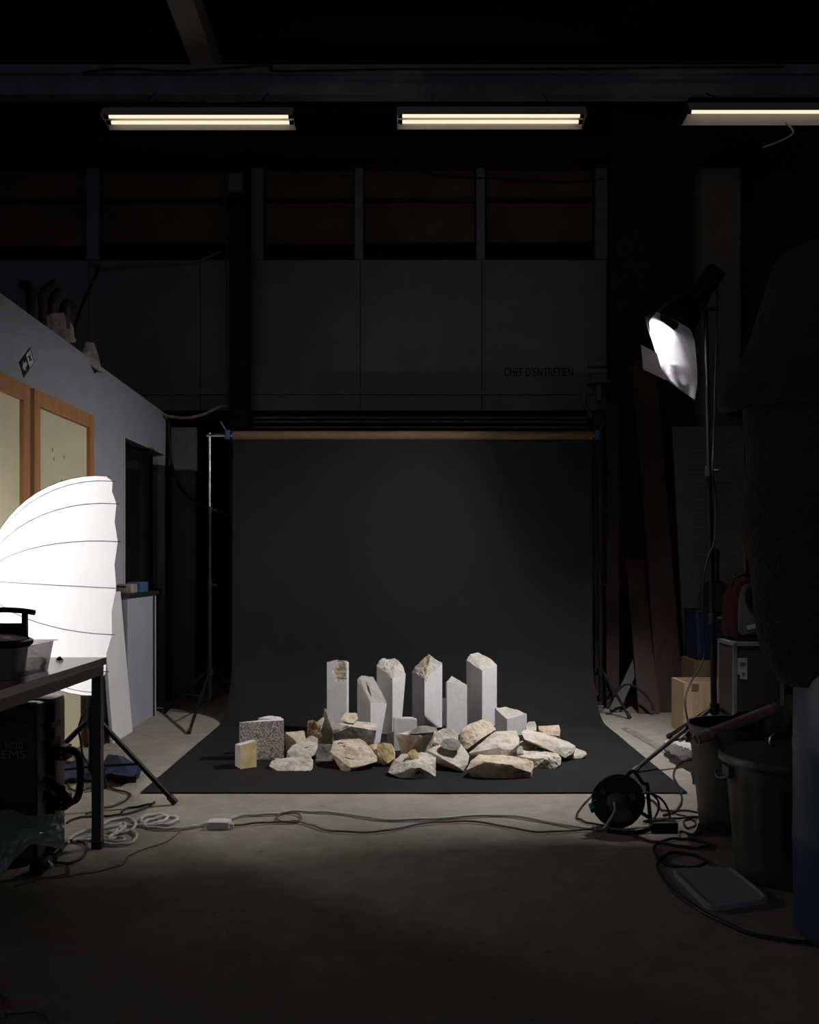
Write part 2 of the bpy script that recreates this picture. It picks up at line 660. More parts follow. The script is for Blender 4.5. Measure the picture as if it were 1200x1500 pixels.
# roof: purlins, a pale beam running back, a double girder that carries the tubes
for y in (6.2, 9.0, 11.2):
    struct(MB().box(-6.5, 4.2, y, y + 0.12, 6.1, 6.3).build('ceiling_beam', 'roof_dark'))
pb = MB().add([(-1.86, 6.6, 5.5), (-1.65, 6.6, 5.5), (-1.97, 10.6, 5.5), (-1.76, 10.6, 5.5),
               (-1.86, 6.6, 5.72), (-1.65, 6.6, 5.72), (-1.97, 10.6, 5.72), (-1.76, 10.6, 5.72)],
              [(0, 1, 3, 2), (4, 6, 7, 5), (0, 4, 5, 1), (2, 3, 7, 6), (0, 2, 6, 4), (1, 5, 7, 3)])
b = struct(pb.build('ceiling_beam', 'pale_beam'))
MB().box(-0.012, 0.012, 0, 0.001, 0, 0.001)
g = MB().box(-6.5, 4.2, 7.9, 8.02, 5.20, 5.27)
struct(g.build('ceiling_beam', 'girder'))
g = MB().box(-6.5, 4.2, 7.90, 8.02, 5.02, 5.115).box(-6.5, 4.2, 7.95, 7.97, 5.115, 5.20)
struct(g.build('ceiling_beam', 'girder'))
struct(MB().box(-6.5, 4.2, 9.55, 9.75, 5.28, 5.42).build('ceiling_beam', 'hall_dark'))
struct(MB().box(-6.5, 4.2, 9.5, 9.62, 5.62, 5.68).build('ceiling_beam', 'roof_dark'))

# raised office at the back: panelled front, windows over it
OY = 10.0
def ox(px): return (px - 600) / F * OY
def oz(py): return HC + (HOR - py) / F * OY
xl, xr = -6.5, ox(889)
zb, zs, zt = oz(601), oz(381), oz(248)
w = sroot('wall_office', (0, OY, zb))
# wall panels between the joints
joints = [ox(-330), ox(-110), ox(130), ox(293), ox(366), ox(528), ox(706), ox(889)]
for a, c in zip(joints[:-1], joints[1:]):
    MB().box(a + 0.004, c - 0.004, OY, OY + 0.06, oz(572), zs).build('panel', 'office_grey', w)
    MB().box(a + 0.004, c - 0.004, OY + 0.006, OY + 0.06, zb, oz(578)).build('panel', 'office_grey', w)
MB().box(joints[0], xr, OY - 0.02, OY + 0.05, oz(578), oz(570)).build('moulding', 'office_trim', w)
MB().box(joints[0], xr, OY - 0.03, OY + 0.06, zt, zt + 0.18).build('head_rail', 'roof_dark', w)
MB().box(joints[0], xr, OY + 0.05, OY + 3.4, zb - 0.12, zb).build('deck', 'hall_dark', w)
MB().box(joints[0], xr, OY + 1.6, OY + 1.7, zb, zt + 0.2).build('inner_wall', 'hall_dark', w)
posts = [(128, 146), (366, 386), (520, 532), (698, 710), (872, 889)]
for a, c in posts:
    MB().box(ox(a), ox(c), OY - 0.03, OY + 0.06, zs, zt).build('post', 'office_trim', w)
wins = [(-110, 128), (146, 366), (386, 520), (532, 698), (710, 872)]
rng = random.Random(3)
for i, (a, c) in enumerate(wins):
    wr = sroot('window_%d' % (i + 2), (ox((a + c) / 2), OY, zs))
    MB().box(ox(a), ox(c), OY + 0.02, OY + 0.028, zs, zt).build('pane', 'dark_glass', wr)
    MB().box(ox(a), ox(c), OY - 0.005, OY + 0.03, oz(296), oz(290)).build('transom', 'plank_wood', wr)
    MB().box(ox(a), ox(c), OY - 0.01, OY + 0.05, zs, zs + 0.04).build('sill', 'roof_dark', wr)
    bl = MB().box(ox(a) + 0.02, ox(c) - 0.02, OY + 0.035, OY + 0.05, oz(362 - 14 * rng.random()), zt).build('blind', 'blind_brown', wr)
# lettering on the office front
tx = text_mesh("CHEF D'ENTRETIEN", 0.125, at_xz(ox(738), OY - 0.004, oz(551)), 'sign_black', 'lettering', w, 0.003, 0.67)

# steel column in front of the office
c = MB()
cx0, cx1 = (337 - 600) / F * 9.6, (364 - 600) / F * 9.6
c.box(cx0, cx1, 9.55, 9.57, 0, 5.28).box(cx0, cx1, 9.73, 9.75, 0, 5.28).box((cx0 + cx1) / 2 - 0.006, (cx0 + cx1) / 2 + 0.006, 9.57, 9.73, 0, 5.28)
o = c.build('steel_column', 'black')
struct(o)
o = MB().tube(spline([P(328, 262, 9.54), P(331, 330, 9.54), P(332, 420, 9.54), P(333, 520, 9.54), P(334, 600, 9.54)], 6), 0.010).build('conduit', 'pillar_grey')
tag(o, 'thin grey conduit running down beside the black steel column', 'conduit')
o = MB().box(P(336, 0, 9.5).x, P(356, 0, 9.5).x, 9.47, 9.545, P(0, 280, 9.5).z, P(0, 255, 9.5).z).build('junction_box', 'girder')
tag(o, 'small grey junction box near the top of the black steel column', 'junction box')

# black wall on the right, the pale pillar on it
struct(MB().box(1.78, 4.2, 8.35, 8.5, 0, 7).build('wall_black', 'black_matte'))
struct(MB().box(P(1025, 0, 8.2).x, P(1082, 0, 8.2).x, 8.15, 8.35, 0, P(0, 246, 8.15).z).build('pillar', 'pillar_grey'))
o = thing('wall_bracket', 'grey steel angle bracket under the right end of the office front', 'bracket', P(872, 600, 9.9))
MB().box(P(862, 0, 9.9).x, P(890, 0, 9.9).x, 9.8, 9.98, P(0, 563, 9.9).z, P(0, 558, 9.9).z).build('plate', 'office_trim', o)
MB().box(P(873, 0, 9.9).x, P(880, 0, 9.9).x, 9.85, 9.9, P(0, 588, 9.9).z, P(0, 563, 9.9).z).build('upright', 'office_trim', o)
MB().tube([P(855, 570, 9.9), P(857, 592, 9.9), P(866, 612, 9.9)], 0.015).build('strut', 'office_trim', o)
for k, (y0, y1) in enumerate(((530, 537), (541, 548), (549, 556))):
    MB().box(P(862 + 2 * k, 0, 9.9).x, P(888, 0, 9.9).x, 9.86, 9.97, P(0, y1, 9.9).z, P(0, y0, 9.9).z).build('rung', 'office_trim', o)
# pipes under the office deck
for k, yy in enumerate((612, 618, 626)):
    a, c_ = P(372, yy, 9.9), P(862, yy, 9.9)
    o = MB().tube([a, c_], 0.012).build('pipe', 'girder')
    tag(o,  ('topmost', 'middle', 'lowest')[k] + ' of three thin grey pipes running under the raised office', 'pipe', 'pipes under the office deck')

# ------------------------------------------------------------------ left partition with doors
WX = -2.05
def wtop(y): return 2.50 - (y - 4.78) * 0.0303
def wy(px): return F * (-WX) / (600 - px)
m = MB()
def wallseg(y0, y1, z0, z1=None):
    t0, t1 = (wtop(y0), wtop(y1)) if z1 is None else (z1, z1)
    x0, x1 = WX - 0.1, WX
    m.add([(x0, y0, z0), (x1, y0, z0), (x0, y1, z0), (x1, y1, z0), (x0, y0, t0), (x1, y0, t0), (x0, y1, t1), (x1, y1, t1)],
          [(0, 2, 3, 1), (4, 5, 7, 6), (0, 1, 5, 4), (2, 6, 7, 3), (0, 4, 6, 2), (1, 3, 7, 5)])
wallseg(2.2, 6.85, 0)
wallseg(6.85, 8.0, 2.05)
wallseg(8.0, 8.1, 0)
struct(m.build('wall_left', 'wall_grey', origin=(WX, 5, 0)))
struct(MB().box(-4.6, WX - 0.1, 2.2, 8.1, 2.24, 2.32).build('ceiling_cabin', 'wall_grey'))
struct(MB().box(-4.7, -4.6, 2.2, 8.1, 0, 2.32).build('wall_cabin', 'hall_dark'))
struct(MB().box(-4.6, WX - 0.1, 8.1, 8.18, 0, 2.32).build('wall_cabin_end', 'hall_dark'))
# glazing in the opening
wr = sroot('window_1', (WX, 7.4, 0.94))
MB().box(WX - 0.055, WX - 0.047, 6.88, 7.97, 0.94, 2.02).build('pane', 'dark_glass', wr)
MB().box(WX - 0.1, WX + 0.004, 6.85, 6.88, 0.0, 2.05).build('frame', 'office_trim', wr)
MB().box(WX - 0.08, WX - 0.02, 7.55, 7.60, 0.0, 2.05).build('mullion', 'black', wr)
MB().box(WX - 0.1, WX - 0.02, 6.88, 7.97, 0.88, 0.94).build('sill', 'black', wr)
MB().box(WX - 0.09, WX - 0.05, 6.88, 7.97, 0.0, 0.88).build('panel', 'hall_dark', wr)


def door(name, y0, y1, zt_, panel, jw=0.085):
    r = sroot(name, (WX, (y0 + y1) / 2, 0))
    MB().box(WX - 0.02, WX + 0.028, y0, y0 + jw, 0, zt_).build('jamb', 'frame_wood', r)
    MB().box(WX - 0.02, WX + 0.028, y1 - jw, y1, 0, zt_).build('jamb', 'frame_wood', r)
    MB().box(WX - 0.02, WX + 0.026, y0 + jw, y1 - jw, zt_ - jw, zt_).build('head', 'frame_wood', r)
    MB().box(WX - 0.005, WX + 0.006, y0 + jw, y1 - jw, 0.01, zt_ - jw).build('door_leaf', panel, r)
    MB().box(WX - 0.02, WX + 0.03, y0, y1, 0, 0.012).build('threshold', 'cardboard', r)
    return r
door('door_1', 4.10, wy(36.5), 2.09, 'door_yellow')
door('door_2', wy(43), wy(132), 2.09, 'door_spotted')

# far end of the partition: a grey board, corner pipe
struct(MB().box(P(251, 0, 8.12).x, P(286, 0, 8.12).x, 8.12, 8.2, 0, 2.30).build('wall_end', 'pillar_grey'))
o = MB().tube([(P(247, 0, 8.05).x, 8.05, 0.0), (P(247, 0, 8.05).x, 8.05, 2.36)], 0.02).build('corner_pipe', 'black')
tag(o, 'black upright pipe at the far end of the grey partition', 'pipe')
o = MB().tube(spline([P(232, 606, 7.9), P(250, 610, 7.95), P(275, 612, 8.0), P(300, 606, 8.1), P(322, 596, 8.3), P(334, 596, 9.0)], 8), 0.012).build('slack_hose', 'sculpt_pale')
tag(o, 'pale slack hose hanging from the far end of the partition top', 'hose')
o = MB().tube(spline([P(248, 640, 8.03), P(254, 690, 7.98), P(270, 722, 7.98), P(300, 742, 7.98), P(338, 756, 7.9)], 8), 0.011).build('hanging_cable', 'black_rubber')
tag(o, 'black cable sagging across the gap behind the left backdrop stand', 'cable')
o = MB().tube(spline([P(146, 390, 9.6), P(130, 425, 9.0), P(116, 458, 8.0), P(108, 484, 7.2), P(109, 500, 6.3)], 8), 0.012).build('drop_cable', 'black_rubber')
tag(o, 'black cable dropping from the office windows to the partition top', 'cable')
o = MB().tube(spline([P(130, 382, 9.93), P(150, 392, 9.93), P(200, 388, 9.93), P(280, 384, 9.93), P(325, 368, 9.93)], 8), 0.01).build('sill_cable', 'girder')
tag(o, 'thin cable running along the office sill left of the steel column', 'cable')
o = MB().tube(spline([P(598, 246, 9.972), P(660, 259, 9.965), P(740, 262, 9.965), P(820, 268, 9.965), P(885, 262, 9.965)], 8), 0.008).build('overhead_cable', 'black_rubber')
tag(o, 'black cable sagging across the top of the office windows', 'cable')

# exit sign stuck on the partition
A_, B_, C_, D_ = Vector((WX, 4.98 * 1.035, 2.31)), Vector((WX, 5.04 * 1.035, 2.245)), Vector((WX, 4.90 * 1.035, 2.132)), Vector((WX, 4.843 * 1.035, 2.2))
s = thing('exit_sign', 'small tilted black and white emergency exit sign on the grey partition', 'sign', (WX, 5.12, 2.13))
MB().poly([A_, B_, C_, D_], (0.004, 0, 0)).build('plate', 'sign_black', s)
def sq(u, v, h=0.0052):    # u along D->A (arrow to figure), v along D->C
    return D_ + (A_ - D_) * u + (C_ - D_) * v + Vector((h, 0, 0))
MB().poly([sq(0.08, .5), sq(0.26, .16), sq(.26, .36), sq(.44, .36), sq(.44, .64), sq(.26, .64), sq(.26, .84)], (-0.001, 0, 0)).build('arrow', 'sign_white', s)
MB().poly([sq(0.56, .08), sq(0.94, .08), sq(.94, .92), sq(.56, .92)], (-0.001, 0, 0)).build('door_field', 'sign_white', s)
MB().poly([sq(.66, .62, .0064), sq(.7, .42, .0064), sq(.62, .3, .0064), sq(.66, .26, .0064), sq(.76, .36, .0064), sq(.84, .3, .0064), sq(.87, .36, .0064), sq(.8, .46, .0064), sq(.84, .7, .0064), sq(.79, .72, .0064), sq(.75, .56, .0064), sq(.7, .66, .0064)], (-0.001, 0, 0)).build('running_figure', 'sign_black', s)

# counter at the end of the partition, things on it, the white board leaning before it
s = thing('counter', 'grey painted counter unit with a dark top below the window opening', 'counter', (-1.98, 6.88, 0))
MB().box(-2.04, -1.925, 6.52, 7.26, 0, 0.91).build('body', 'wall_grey', s)
MB().box(-2.045, -1.905, 6.51, 7.275, 0.911, 0.937).build('top', 'dark_metal', s)
MB().tube([(-1.918, 7.17, 0), (-1.918, 7.17, 0.9)], 0.007).build('pipe', 'black_rubber', s)
o = MB().cbox(-2.03, -1.93, 6.62, 6.78, 0.938, 1.0, 0.006).build('cardboard_box', 'sculpt_pale')
tag(o, 'beige box on the dark counter top below the window', 'box')
o = MB().cbox(-2.03, -1.93, 6.86, 7.06, 0.938, 1.01, 0.006).build('cloth_pack', 'tape_blue')
tag(o, 'blue packet lying on the dark counter top', 'packet')
mm = MB()
mm.add([(-1.885, 6.08, 0), (-1.905, 6.08, 0), (-1.885, 6.505, 0), (-1.905, 6.505, 0), (-1.96, 6.08, .955), (-1.98, 6.08, .955), (-1.96, 6.48, .955), (-1.98, 6.48, .955)],
       [(0, 2, 3, 1), (4, 5, 7, 6), (0, 1, 5, 4), (2, 6, 7, 3), (0, 4, 6, 2), (1, 3, 7, 5)])
o = mm.build('leaning_board', 'white_board')
tag(o, 'white board leaning against the partition beside the grey counter', 'board')
mm = MB().add([(-1.93, 5.93, 0), (-1.96, 5.93, 0), (-1.93, 6.06, 0), (-1.96, 6.06, 0), (-2.0, 5.93, .74), (-2.02, 5.93, .74), (-2.0, 6.06, .74), (-2.02, 6.06, .74)],
              [(0, 2, 3, 1), (4, 5, 7, 6), (0, 1, 5, 4), (2, 6, 7, 3), (0, 4, 6, 2), (1, 3, 7, 5)])
o = mm.build('leaning_strip', 'black_matte')
tag(o, 'narrow black strip leaning between the yellow door and the white board', 'strip')

# sculptures on top of the partition
TZ = 2.32
s = thing('finger_sculpture', 'dark sculpture of curling finger-like prongs on top of the partition', 'sculpture', P(66, 470, 5.9) * 1.0)
sy = 5.75
prongs = [([(48, 478), (47, 445), (44, 424), (36, 417), (29, 420)], (.034, .036, .034, .028, .022)),
          ([(64, 478), (61, 450), (63, 430), (72, 419), (80, 411)], (.028, .03, .027, .022, .012)),
          ([(78, 478), (77, 452), (80, 438), (88, 428), (91, 425)], (.028, .03, .034, .036, .02)),
          ([(94, 482), (95, 462), (98, 448), (104, 446), (112, 449)], (.03, .036, .04, .026, .01))]
for i, (pp, rr) in enumerate(prongs):
    pts = [P(a, c_, sy + 0.05 * i) for a, c_ in pp]
    sp = spline(pts, 5)
    rad = []
    for k in range(len(sp)):
        u = k / 5
        a = min(int(u), len(rr) - 2)
        rad.append(rr[a] + (rr[a + 1] - rr[a]) * (u - a))
    MB().tube(sp, rad, 10).build('prong', 'sculpt_dark', s, True)


def blob(pts, mname, name, sub=0.03, amp=0.008, freq=14, parent=None, smooth=False, seed=0, chips=0):
    """hull of points, cut fine and roughened"""
    bm = bmesh.new()
    for p in pts:
        bm.verts.new(p)
    r = bmesh.ops.convex_hull(bm, input=bm.verts[:])
    dele = list({e for e in r['geom_interior'] + r['geom_unused'] if isinstance(e, bmesh.types.BMVert)})
    if dele:
        bmesh.ops.delete(bm, geom=dele, context='VERTS')
    loose = [v for v in bm.verts if not v.link_faces]
    if loose:
        bmesh.ops.delete(bm, geom=loose, context='VERTS')
    if chips:
        rg = random.Random(int(seed * 17 + 3))
        co = [v.co for v in bm.verts]
        size = max((a - b).length for a in co for b in co)
        for _ in range(chips):
            n = Vector((rg.gauss(0, 1), rg.gauss(0, 1), rg.gauss(0, 1) + 0.3)).normalized()
            sup = max(v.co.dot(n) for v in bm.verts)
            dl = size * (0.012 + 0.03 * rg.random())
            geom = bm.verts[:] + bm.edges[:] + bm.faces[:]
            bmesh.ops.bisect_plane(bm, geom=geom, plane_co=n * (sup - dl), plane_no=n, clear_outer=True)
            ed = [e for e in bm.edges if len(e.link_faces) == 1]
            if ed:
                bmesh.ops.holes_fill(bm, edges=ed, sides=0)
        bmesh.ops.triangulate(bm, faces=bm.faces[:])
    # the hull is convex: turn every face away from its centre
    bm.normal_update()
    mid = sum((v.co for v in bm.verts), Vector()) / len(bm.verts)
    for f in bm.faces:
        if f.normal.dot(f.calc_center_median() - mid) < 0:
            f.normal_flip()
    # own refinement: cut every triangle at its long edges until all are short (stays closed)
    bmesh.ops.remove_doubles(bm, verts=bm.verts[:], dist=0.0008)
    bmesh.ops.triangulate(bm, faces=bm.faces[:])
    bm.verts.index_update()
    V = [v.co.copy() for v in bm.verts]
    T = [tuple(v.index for v in f.verts) for f in bm.faces]
    for _ in range(9):
        mids = {}
        def mp(a, b):
            k = (a, b) if a < b else (b, a)
            if k not in mids:
                mids[k] = -1
                if (V[a] - V[b]).length > sub:
                    mids[k] = len(V)
                    V.append((V[a] + V[b]) / 2)
            return mids[k]
        out = []
        cut = False
        for (a, b, c) in T:
            p, q, r_ = mp(a, b), mp(b, c), mp(c, a)
            n_ = (p >= 0) + (q >= 0) + (r_ >= 0)
            if n_ == 0:
                out.append((a, b, c))
                continue
            cut = True
            if n_ == 3:
                out += [(a, p, r_), (p, b, q), (r_, q, c), (p, q, r_)]
                continue
            while not (p >= 0 and (n_ == 1 or q >= 0)):
                a, b, c, p, q, r_ = b, c, a, q, r_, p
            if n_ == 1:
                out += [(a, p, c), (p, b, c)]
            else:
                out.append((p, b, q))
                if (V[a] - V[q]).length < (V[p] - V[c]).length:
                    out += [(a, p, q), (a, q, c)]
                else:
                    out += [(a, p, c), (p, q, c)]
        T = out
        if not cut:
            break
    bm.free()
    bm = bmesh.new()
    bv = [bm.verts.new(v) for v in V]
    for t in T:
        try:
            bm.faces.new([bv[k] for k in t])
        except ValueError:
            pass
    bm.normal_update()
    sd = Vector((seed * 3.7, seed * 1.3, seed * 7.1))
    for v in bm.verts:
        q = (v.co + sd) * freq
        a = amp(v.co) if callable(amp) else amp
        d = noise.fractal(q, 0.9, 2.1, 4) + 0.6 * noise.noise(q * 0.35)
        d2 = noise.noise_vector(q * 0.5)
        v.co = v.co + v.normal * (d * a) + d2 * a * 0.4
    for v in bm.verts:
        if v.co.z < 0.003:
            v.co.z = 0.003
    bm.verts.index_update()
    mb = MB()
    mb.add([v.co.copy() for v in bm.verts], [[v.index for v in f.verts] for f in bm.faces])
    bm.free()
    return mb.build(name, mname, parent, smooth, None, False)


base = [(44, 478, 0), (60, 466, .0), (78, 458, .05), (92, 460, .1), (108, 484, .2), (112, 500, .22), (100, 503, .1), (70, 492, 0), (60, 470, .2), (100, 470, .3)]
blob([P(a, c_, sy + 0.02 + d) for a, c_, d in base], 'sculpt_pale', 'base', 0.03, 0.014, 10, s)
o = blob([P(a, c_, 6.1 + d) for a, c_, d in [(118, 525, 0), (120, 506, 0), (128, 501, 0), (138, 503, .05), (145, 520, .1), (150, 546, .1), (120, 540, .2), (135, 506, .25), (148, 546, .25), (118, 530, .15)]], 'sculpt_pale', 'plaster_shell', 0.04, 0.005, 8, None, True)
tag(o, 'pale rounded plaster piece on the partition top beside the finger sculpture', 'plaster piece')

# ------------------------------------------------------------------ ceiling tube lights
def tube_light(px0, px1, py, label, tubes=2):
    Y = 7.5
    x0, x1 = (px0 - 600) / F * Y, (px1 - 600) / F * Y
    z = HC + (HOR - py) / F * Y
    r = thing('tube_light', label, 'ceiling light', ((x0 + x1) / 2, Y, z))
    # trough: spine, two flanks, end plates
    th = 0.004
    prof = [(-0.115, -0.045), (-0.05, 0.045), (0.05, 0.045), (0.115, -0.058)]
    rows = [[(x0, Y + a, z + c_) for a, c_ in prof], [(x1, Y + a, z + c_) for a, c_ in prof]]
    MB().sheet(rows, -th).build('reflector', 'fixture_white', r)
    for x in (x0, x1):
        MB().poly([(x, Y + a, z + c_) for a, c_ in prof], (0.004 if x == x0 else -0.004, 0, 0)).build('end_plate', 'grey_plastic', r)
    MB().box(x0 + .02, x1 - .02, Y - .04, Y + .04, z + .05, z + .09).build('ballast_box', 'black', r)
    for k in range(tubes):
        yy = Y - 0.03 + 0.062 * k
        zz = z - 0.018 - 0.018 * k
        if tubes == 1:
            yy, zz = Y, z - 0.004
        MB().tube([(x0 + .045, yy, zz), (x1 - .045, yy, zz)], 0.0135, 14).build('tube', 'tube_glow', r, True)
        for x, d in ((x0 + .012, .034), (x1 - .046, .034)):
            MB().tube([(x, yy, zz), (x + d, yy, zz)], 0.017, 12).build('lamp_holder', 'black', r)
    for x in (x0 + .28, x1 - .28):
        MB().tube([(x, Y, z + .09), (x + .01, 7.9, 5.03)], 0.006, 6).build('hanger', 'black', r)


mat('fixture_white', (0.72, 0.69, 0.64), 0.5, 0, (0.66, 0.63, 0.58), 6)
tube_light(153, 432, 170, 'dim twin-tube ceiling light hanging in front of the pale roof beam')
tube_light(581, 857, 169, 'dim twin-tube ceiling light hanging over the middle of the backdrop')
tube_light(1004, 1283, 163, 'dim single-tube ceiling light over the tall lamp stand', 1)
o = MB().tube(spline([P(1118, 216, 7.8), P(1145, 206, 7.7), P(1162, 194, 7.6), P(1150, 178, 7.61)], 8), 0.008).build('loose_wire', 'girder')
tag(o, 'loose wire hanging under the single-tube ceiling light', 'wire')
o = MB().tube(spline([P(120, 106, 7.88), P(180, 100, 7.88), P(260, 104, 7.88), P(390, 96, 7.88), P(410, 104, 7.88), P(600, 101, 7.88), P(900, 100, 7.88), P(1150, 97, 7.88)], 8), 0.008).build('girder_cable', 'black_rubber')
tag(o, 'black cable strung along the ceiling girder', 'cable')

# ------------------------------------------------------------------ paper backdrop on its stands
BX, BW = 0.022, 2.72
RZ, RY = HC + (HOR - 638) / F * 7.25, 7.25
prof = [(RY - 0.010, RZ - 0.0345)]
for k in range(1, 9):
    prof.append((RY - 0.012 - 0.028 * k / 8, RZ - 0.0345 - k * (RZ - 0.0345 - 0.50) / 8))
cxr = 0.48
for k in range(1, 13):
    a = k / 12 * PI / 2
    prof.append((RY - 0.04 - cxr * (1 - math.cos(a)), 0.50 - (0.50 - 0.006) * math.sin(a)))
y_f = 4.745
for k in range(1, 11):
    prof.append((RY - 0.52 - (RY - 0.52 - y_f) * k / 10, 0.006))
rows = []
for i, (y, z) in enumerate(prof):
    row = []
    for j in range(25):
        u = j / 24
        x = BX - BW / 2 + BW * u
        e = 0.0
        if y < 6.5:
            e = 0.0035 * max(0, noise.noise(Vector((x * 2.3, y * 2.1, 4)))) + (0.004 * noise.noise(Vector((x * 6, 3.3, 1))) ** 2 if i == len(prof) - 1 else 0)
        else:
            e = 0
        yy = y + (0.012 * noise.noise(Vector((x * 1.1, z * 1.3, 2))) if 0.6 < z < 2.0 else 0)
        if i == len(prof) - 1:
            yy += 0.012 * noise.noise(Vector((x * 3, 0, 7)))
        row.append((x, yy, z + e))
    rows.append(row)
bd = thing('backdrop_paper', 'wide seamless sheet of black studio paper sweeping from roll to floor', 'backdrop', (BX, 6.0, 0))
MB().sheet(rows, 0.0012).build('sheet', 'paper_black', bd, True)
mm = MB().lathe([(0.034, -BW / 2 - 0.005), (0.034, BW / 2 + 0.005), (0.028, BW / 2 + 0.005), (0.028, -BW / 2 - 0.005)], (BX, RY, RZ), (1, 0, 0), 24, True)
mm.build('cardboard_core', 'cardboard_tube', bd, True)


def tripod(root, c, zh, feet, m='black', r=0.011, zc=0.12):
    """hub, three legs with braces"""
    c = Vector(c)
    MB().lathe([(0.008, -.03), (0.027, -.03), (0.027, .03), (0.008, .03)], (c.x, c.y, zh), (0, 0, 1), 14).build('hub', m, root)
    for f in feet:
        f = Vector((f[0], f[1], r * 0.8))
        d = (f - Vector((c.x, c.y, 0)))
        d.z = 0
        d.normalize()
        top = Vector((c.x, c.y, zh)) + d * 0.03
        lg = MB().tube([top, f], r, 8).build('leg', m, root)
        q = (f - top).normalized()
        MB().tube([f - q * 0.045, f + q * 0.001], r * 1.35, 8).build('rubber_foot', 'black_rubber', lg)
        mid = top + (f - top) * 0.52
        MB().tube([mid, (c.x + d.x * .015, c.y + d.y * .015, zc)], r * 0.5, 6).build('brace', m, root)
    MB().lathe([(0.008, -.02), (0.024, -.02), (0.024, .02), (0.008, .02)], (c.x, c.y, zc), (0, 0, 1), 14).build('collar', m, root)


for sgn, px, feet, lab in ((-1, 307, [(-1.478, 6.40), (-1.87, 7.30), (-1.36, 7.62)], 'black light stand holding the left end of the backdrop roll beside the partition'),
                           (1, 880, [(1.62, 7.02), (1.22, 7.55), (1.66, 7.68)], 'black light stand holding the right end of the backdrop roll beside the planks')):
    x = (px - 600) / F * RY
    s = thing('backdrop_stand', lab, 'stand', (x, RY, 0))
    MB().tube([(x, RY, .10), (x, RY, 0.98)], 0.0165, 12).build('lower_pole', 'black', s, True)
    MB().tube([(x, RY, .95), (x, RY, 1.55)], 0.0135, 12).build('middle_pole', 'black', s, True)
    MB().tube([(x, RY, 1.5), (x, RY, RZ + 0.02)], 0.0105, 12).build('upper_pole', 'steel' if sgn < 0 else 'black', s, True)
    for z in (0.98, 1.55):
        k = MB().lathe([(0.01, -.025), (0.021, -.025), (0.021, .025), (0.01, .025)], (x, RY, z), (0, 0, 1), 12).build('clamp_collar', 'black', s)
        MB().tube([(x + .02, RY - .005, z), (x + .055, RY - .005, z)], 0.009, 8).build('knob', 'black_rubber', k)
    tripod(s, (x, RY, 0), 0.32, feet)
    MB().tube([(x - 0.02, RY, RZ), (BX + sgn * (BW / 2 - 0.3), RY, RZ)], 0.0135, 12).build('crossbar', 'chrome', s, True)
    MB().cbox(min(BX + sgn * BW / 2 + sgn * .02, BX + sgn * BW / 2 + sgn * .06), max(BX + sgn * BW / 2 + sgn * .02, BX + sgn * BW / 2 + sgn * .06), RY - .03, RY + .03, RZ - .03, RZ + .04, 0.008).build('clamp', 'tape_blue', s)
    MB().tube([(BX + sgn * (BW / 2 + .05), RY - .01, RZ + .03), (BX + sgn * (BW / 2 + .09), RY - .03, RZ + .10)], 0.006, 6).build('clamp_lever', 'tape_blue', s)

# ------------------------------------------------------------------ lamp on the tall stand (right)
LY = 5.5
LX = (1047 - 600) / F * LY
s = thing('lamp_stand', 'tall black light stand carrying the bright lamp, behind the metal bins', 'stand', (LX, LY, 0))
def lz(py): return HC + (HOR - py) / F * LY
top_x = (1034 - 600) / F * LY
def lx(z): return LX + (top_x - LX) * (z - 0.3) / (2.6 - 0.3)
zA, zB, zC = lz(906), lz(690), lz(455)
MB().tube([(LX, LY, .14), (lx(zA), LY, zA)], 0.0175, 12).build('lower_pole', 'black', s, True)
MB().tube([(lx(zA), LY, zA - .02), (lx(zB), LY, zB)], 0.0140, 12).build('middle_pole', 'black', s, True)
MB().tube([(lx(zB), LY, zB - .02), (lx(zC), LY, zC)], 0.0110, 12).build('upper_pole', 'dark_metal', s, True)
for z in (zA, zB):
    k = MB().lathe([(0.01, -.03), (0.023, -.03), (0.023, .03), (0.01, .03)], (lx(z), LY, z), (0, 0, 1), 12).build('clamp_collar', 'dark_metal', s)
    MB().tube([(lx(z) + .02, LY - .01, z), (lx(z) + .05, LY - .015, z)], 0.010, 8).build('knob', 'black_rubber', k)
ft = G(926, 1134)
tripod(s, (LX, LY, 0), lz(1038), [(ft.x, ft.y), (2.16, 5.30), (1.70, 6.27)], 'black', 0.0125, 0.17)

bulb = P(1001, 458, LY)
ax = Vector((-0.60, 0.20, -0.775)).normalized()       # where the lamp points
root = thing('studio_lamp', 'black studio lamp head with glowing diffusion paper on the tall stand', 'lamp', (bulb.x, bulb.y, bulb.z))
# body cylinder behind the reflector
MB().lathe([(0.0, -.30), (0.050, -.30), (0.056, -.285), (0.056, -.10), (0.045, -.085), (0.0, -.085)], bulb, ax, 20).build('lamp_body', 'black', root, True)
for k in range(5):
    MB().lathe([(0.050, -.27 + k * .035), (0.062, -.27 + k * .035), (0.062, -.258 + k * .035), (0.050, -.258 + k * .035)], bulb, ax, 20, True).build('cooling_fin', 'black', root)
MB().lathe([(0.046, -.09), (0.060, -.075), (0.10, -.01), (0.118, 0.055), (0.121, 0.055), (0.103, -.013), (0.064, -.08), (0.046, -.095)], bulb, ax, 32, True).build('reflector', 'lamp_shell', root, True) if False else None
mat('lamp_inner', (0.78, 0.78, 0.79), 0.5, 0.0)
rf = MB().lathe([(0.046, -.095), (0.064, -.08), (0.104, -.010), (0.118, 0.05), (0.124, 0.125)], bulb, ax, 36).build('reflector', 'black', root, True)
MB().lathe([(0.040, -.088), (0.059, -.075), (0.099, -.007), (0.113, 0.05), (0.119, 0.125), (0.124, 0.1255)], bulb, ax, 36).build('reflector_lining', 'lamp_inner', rf, True)
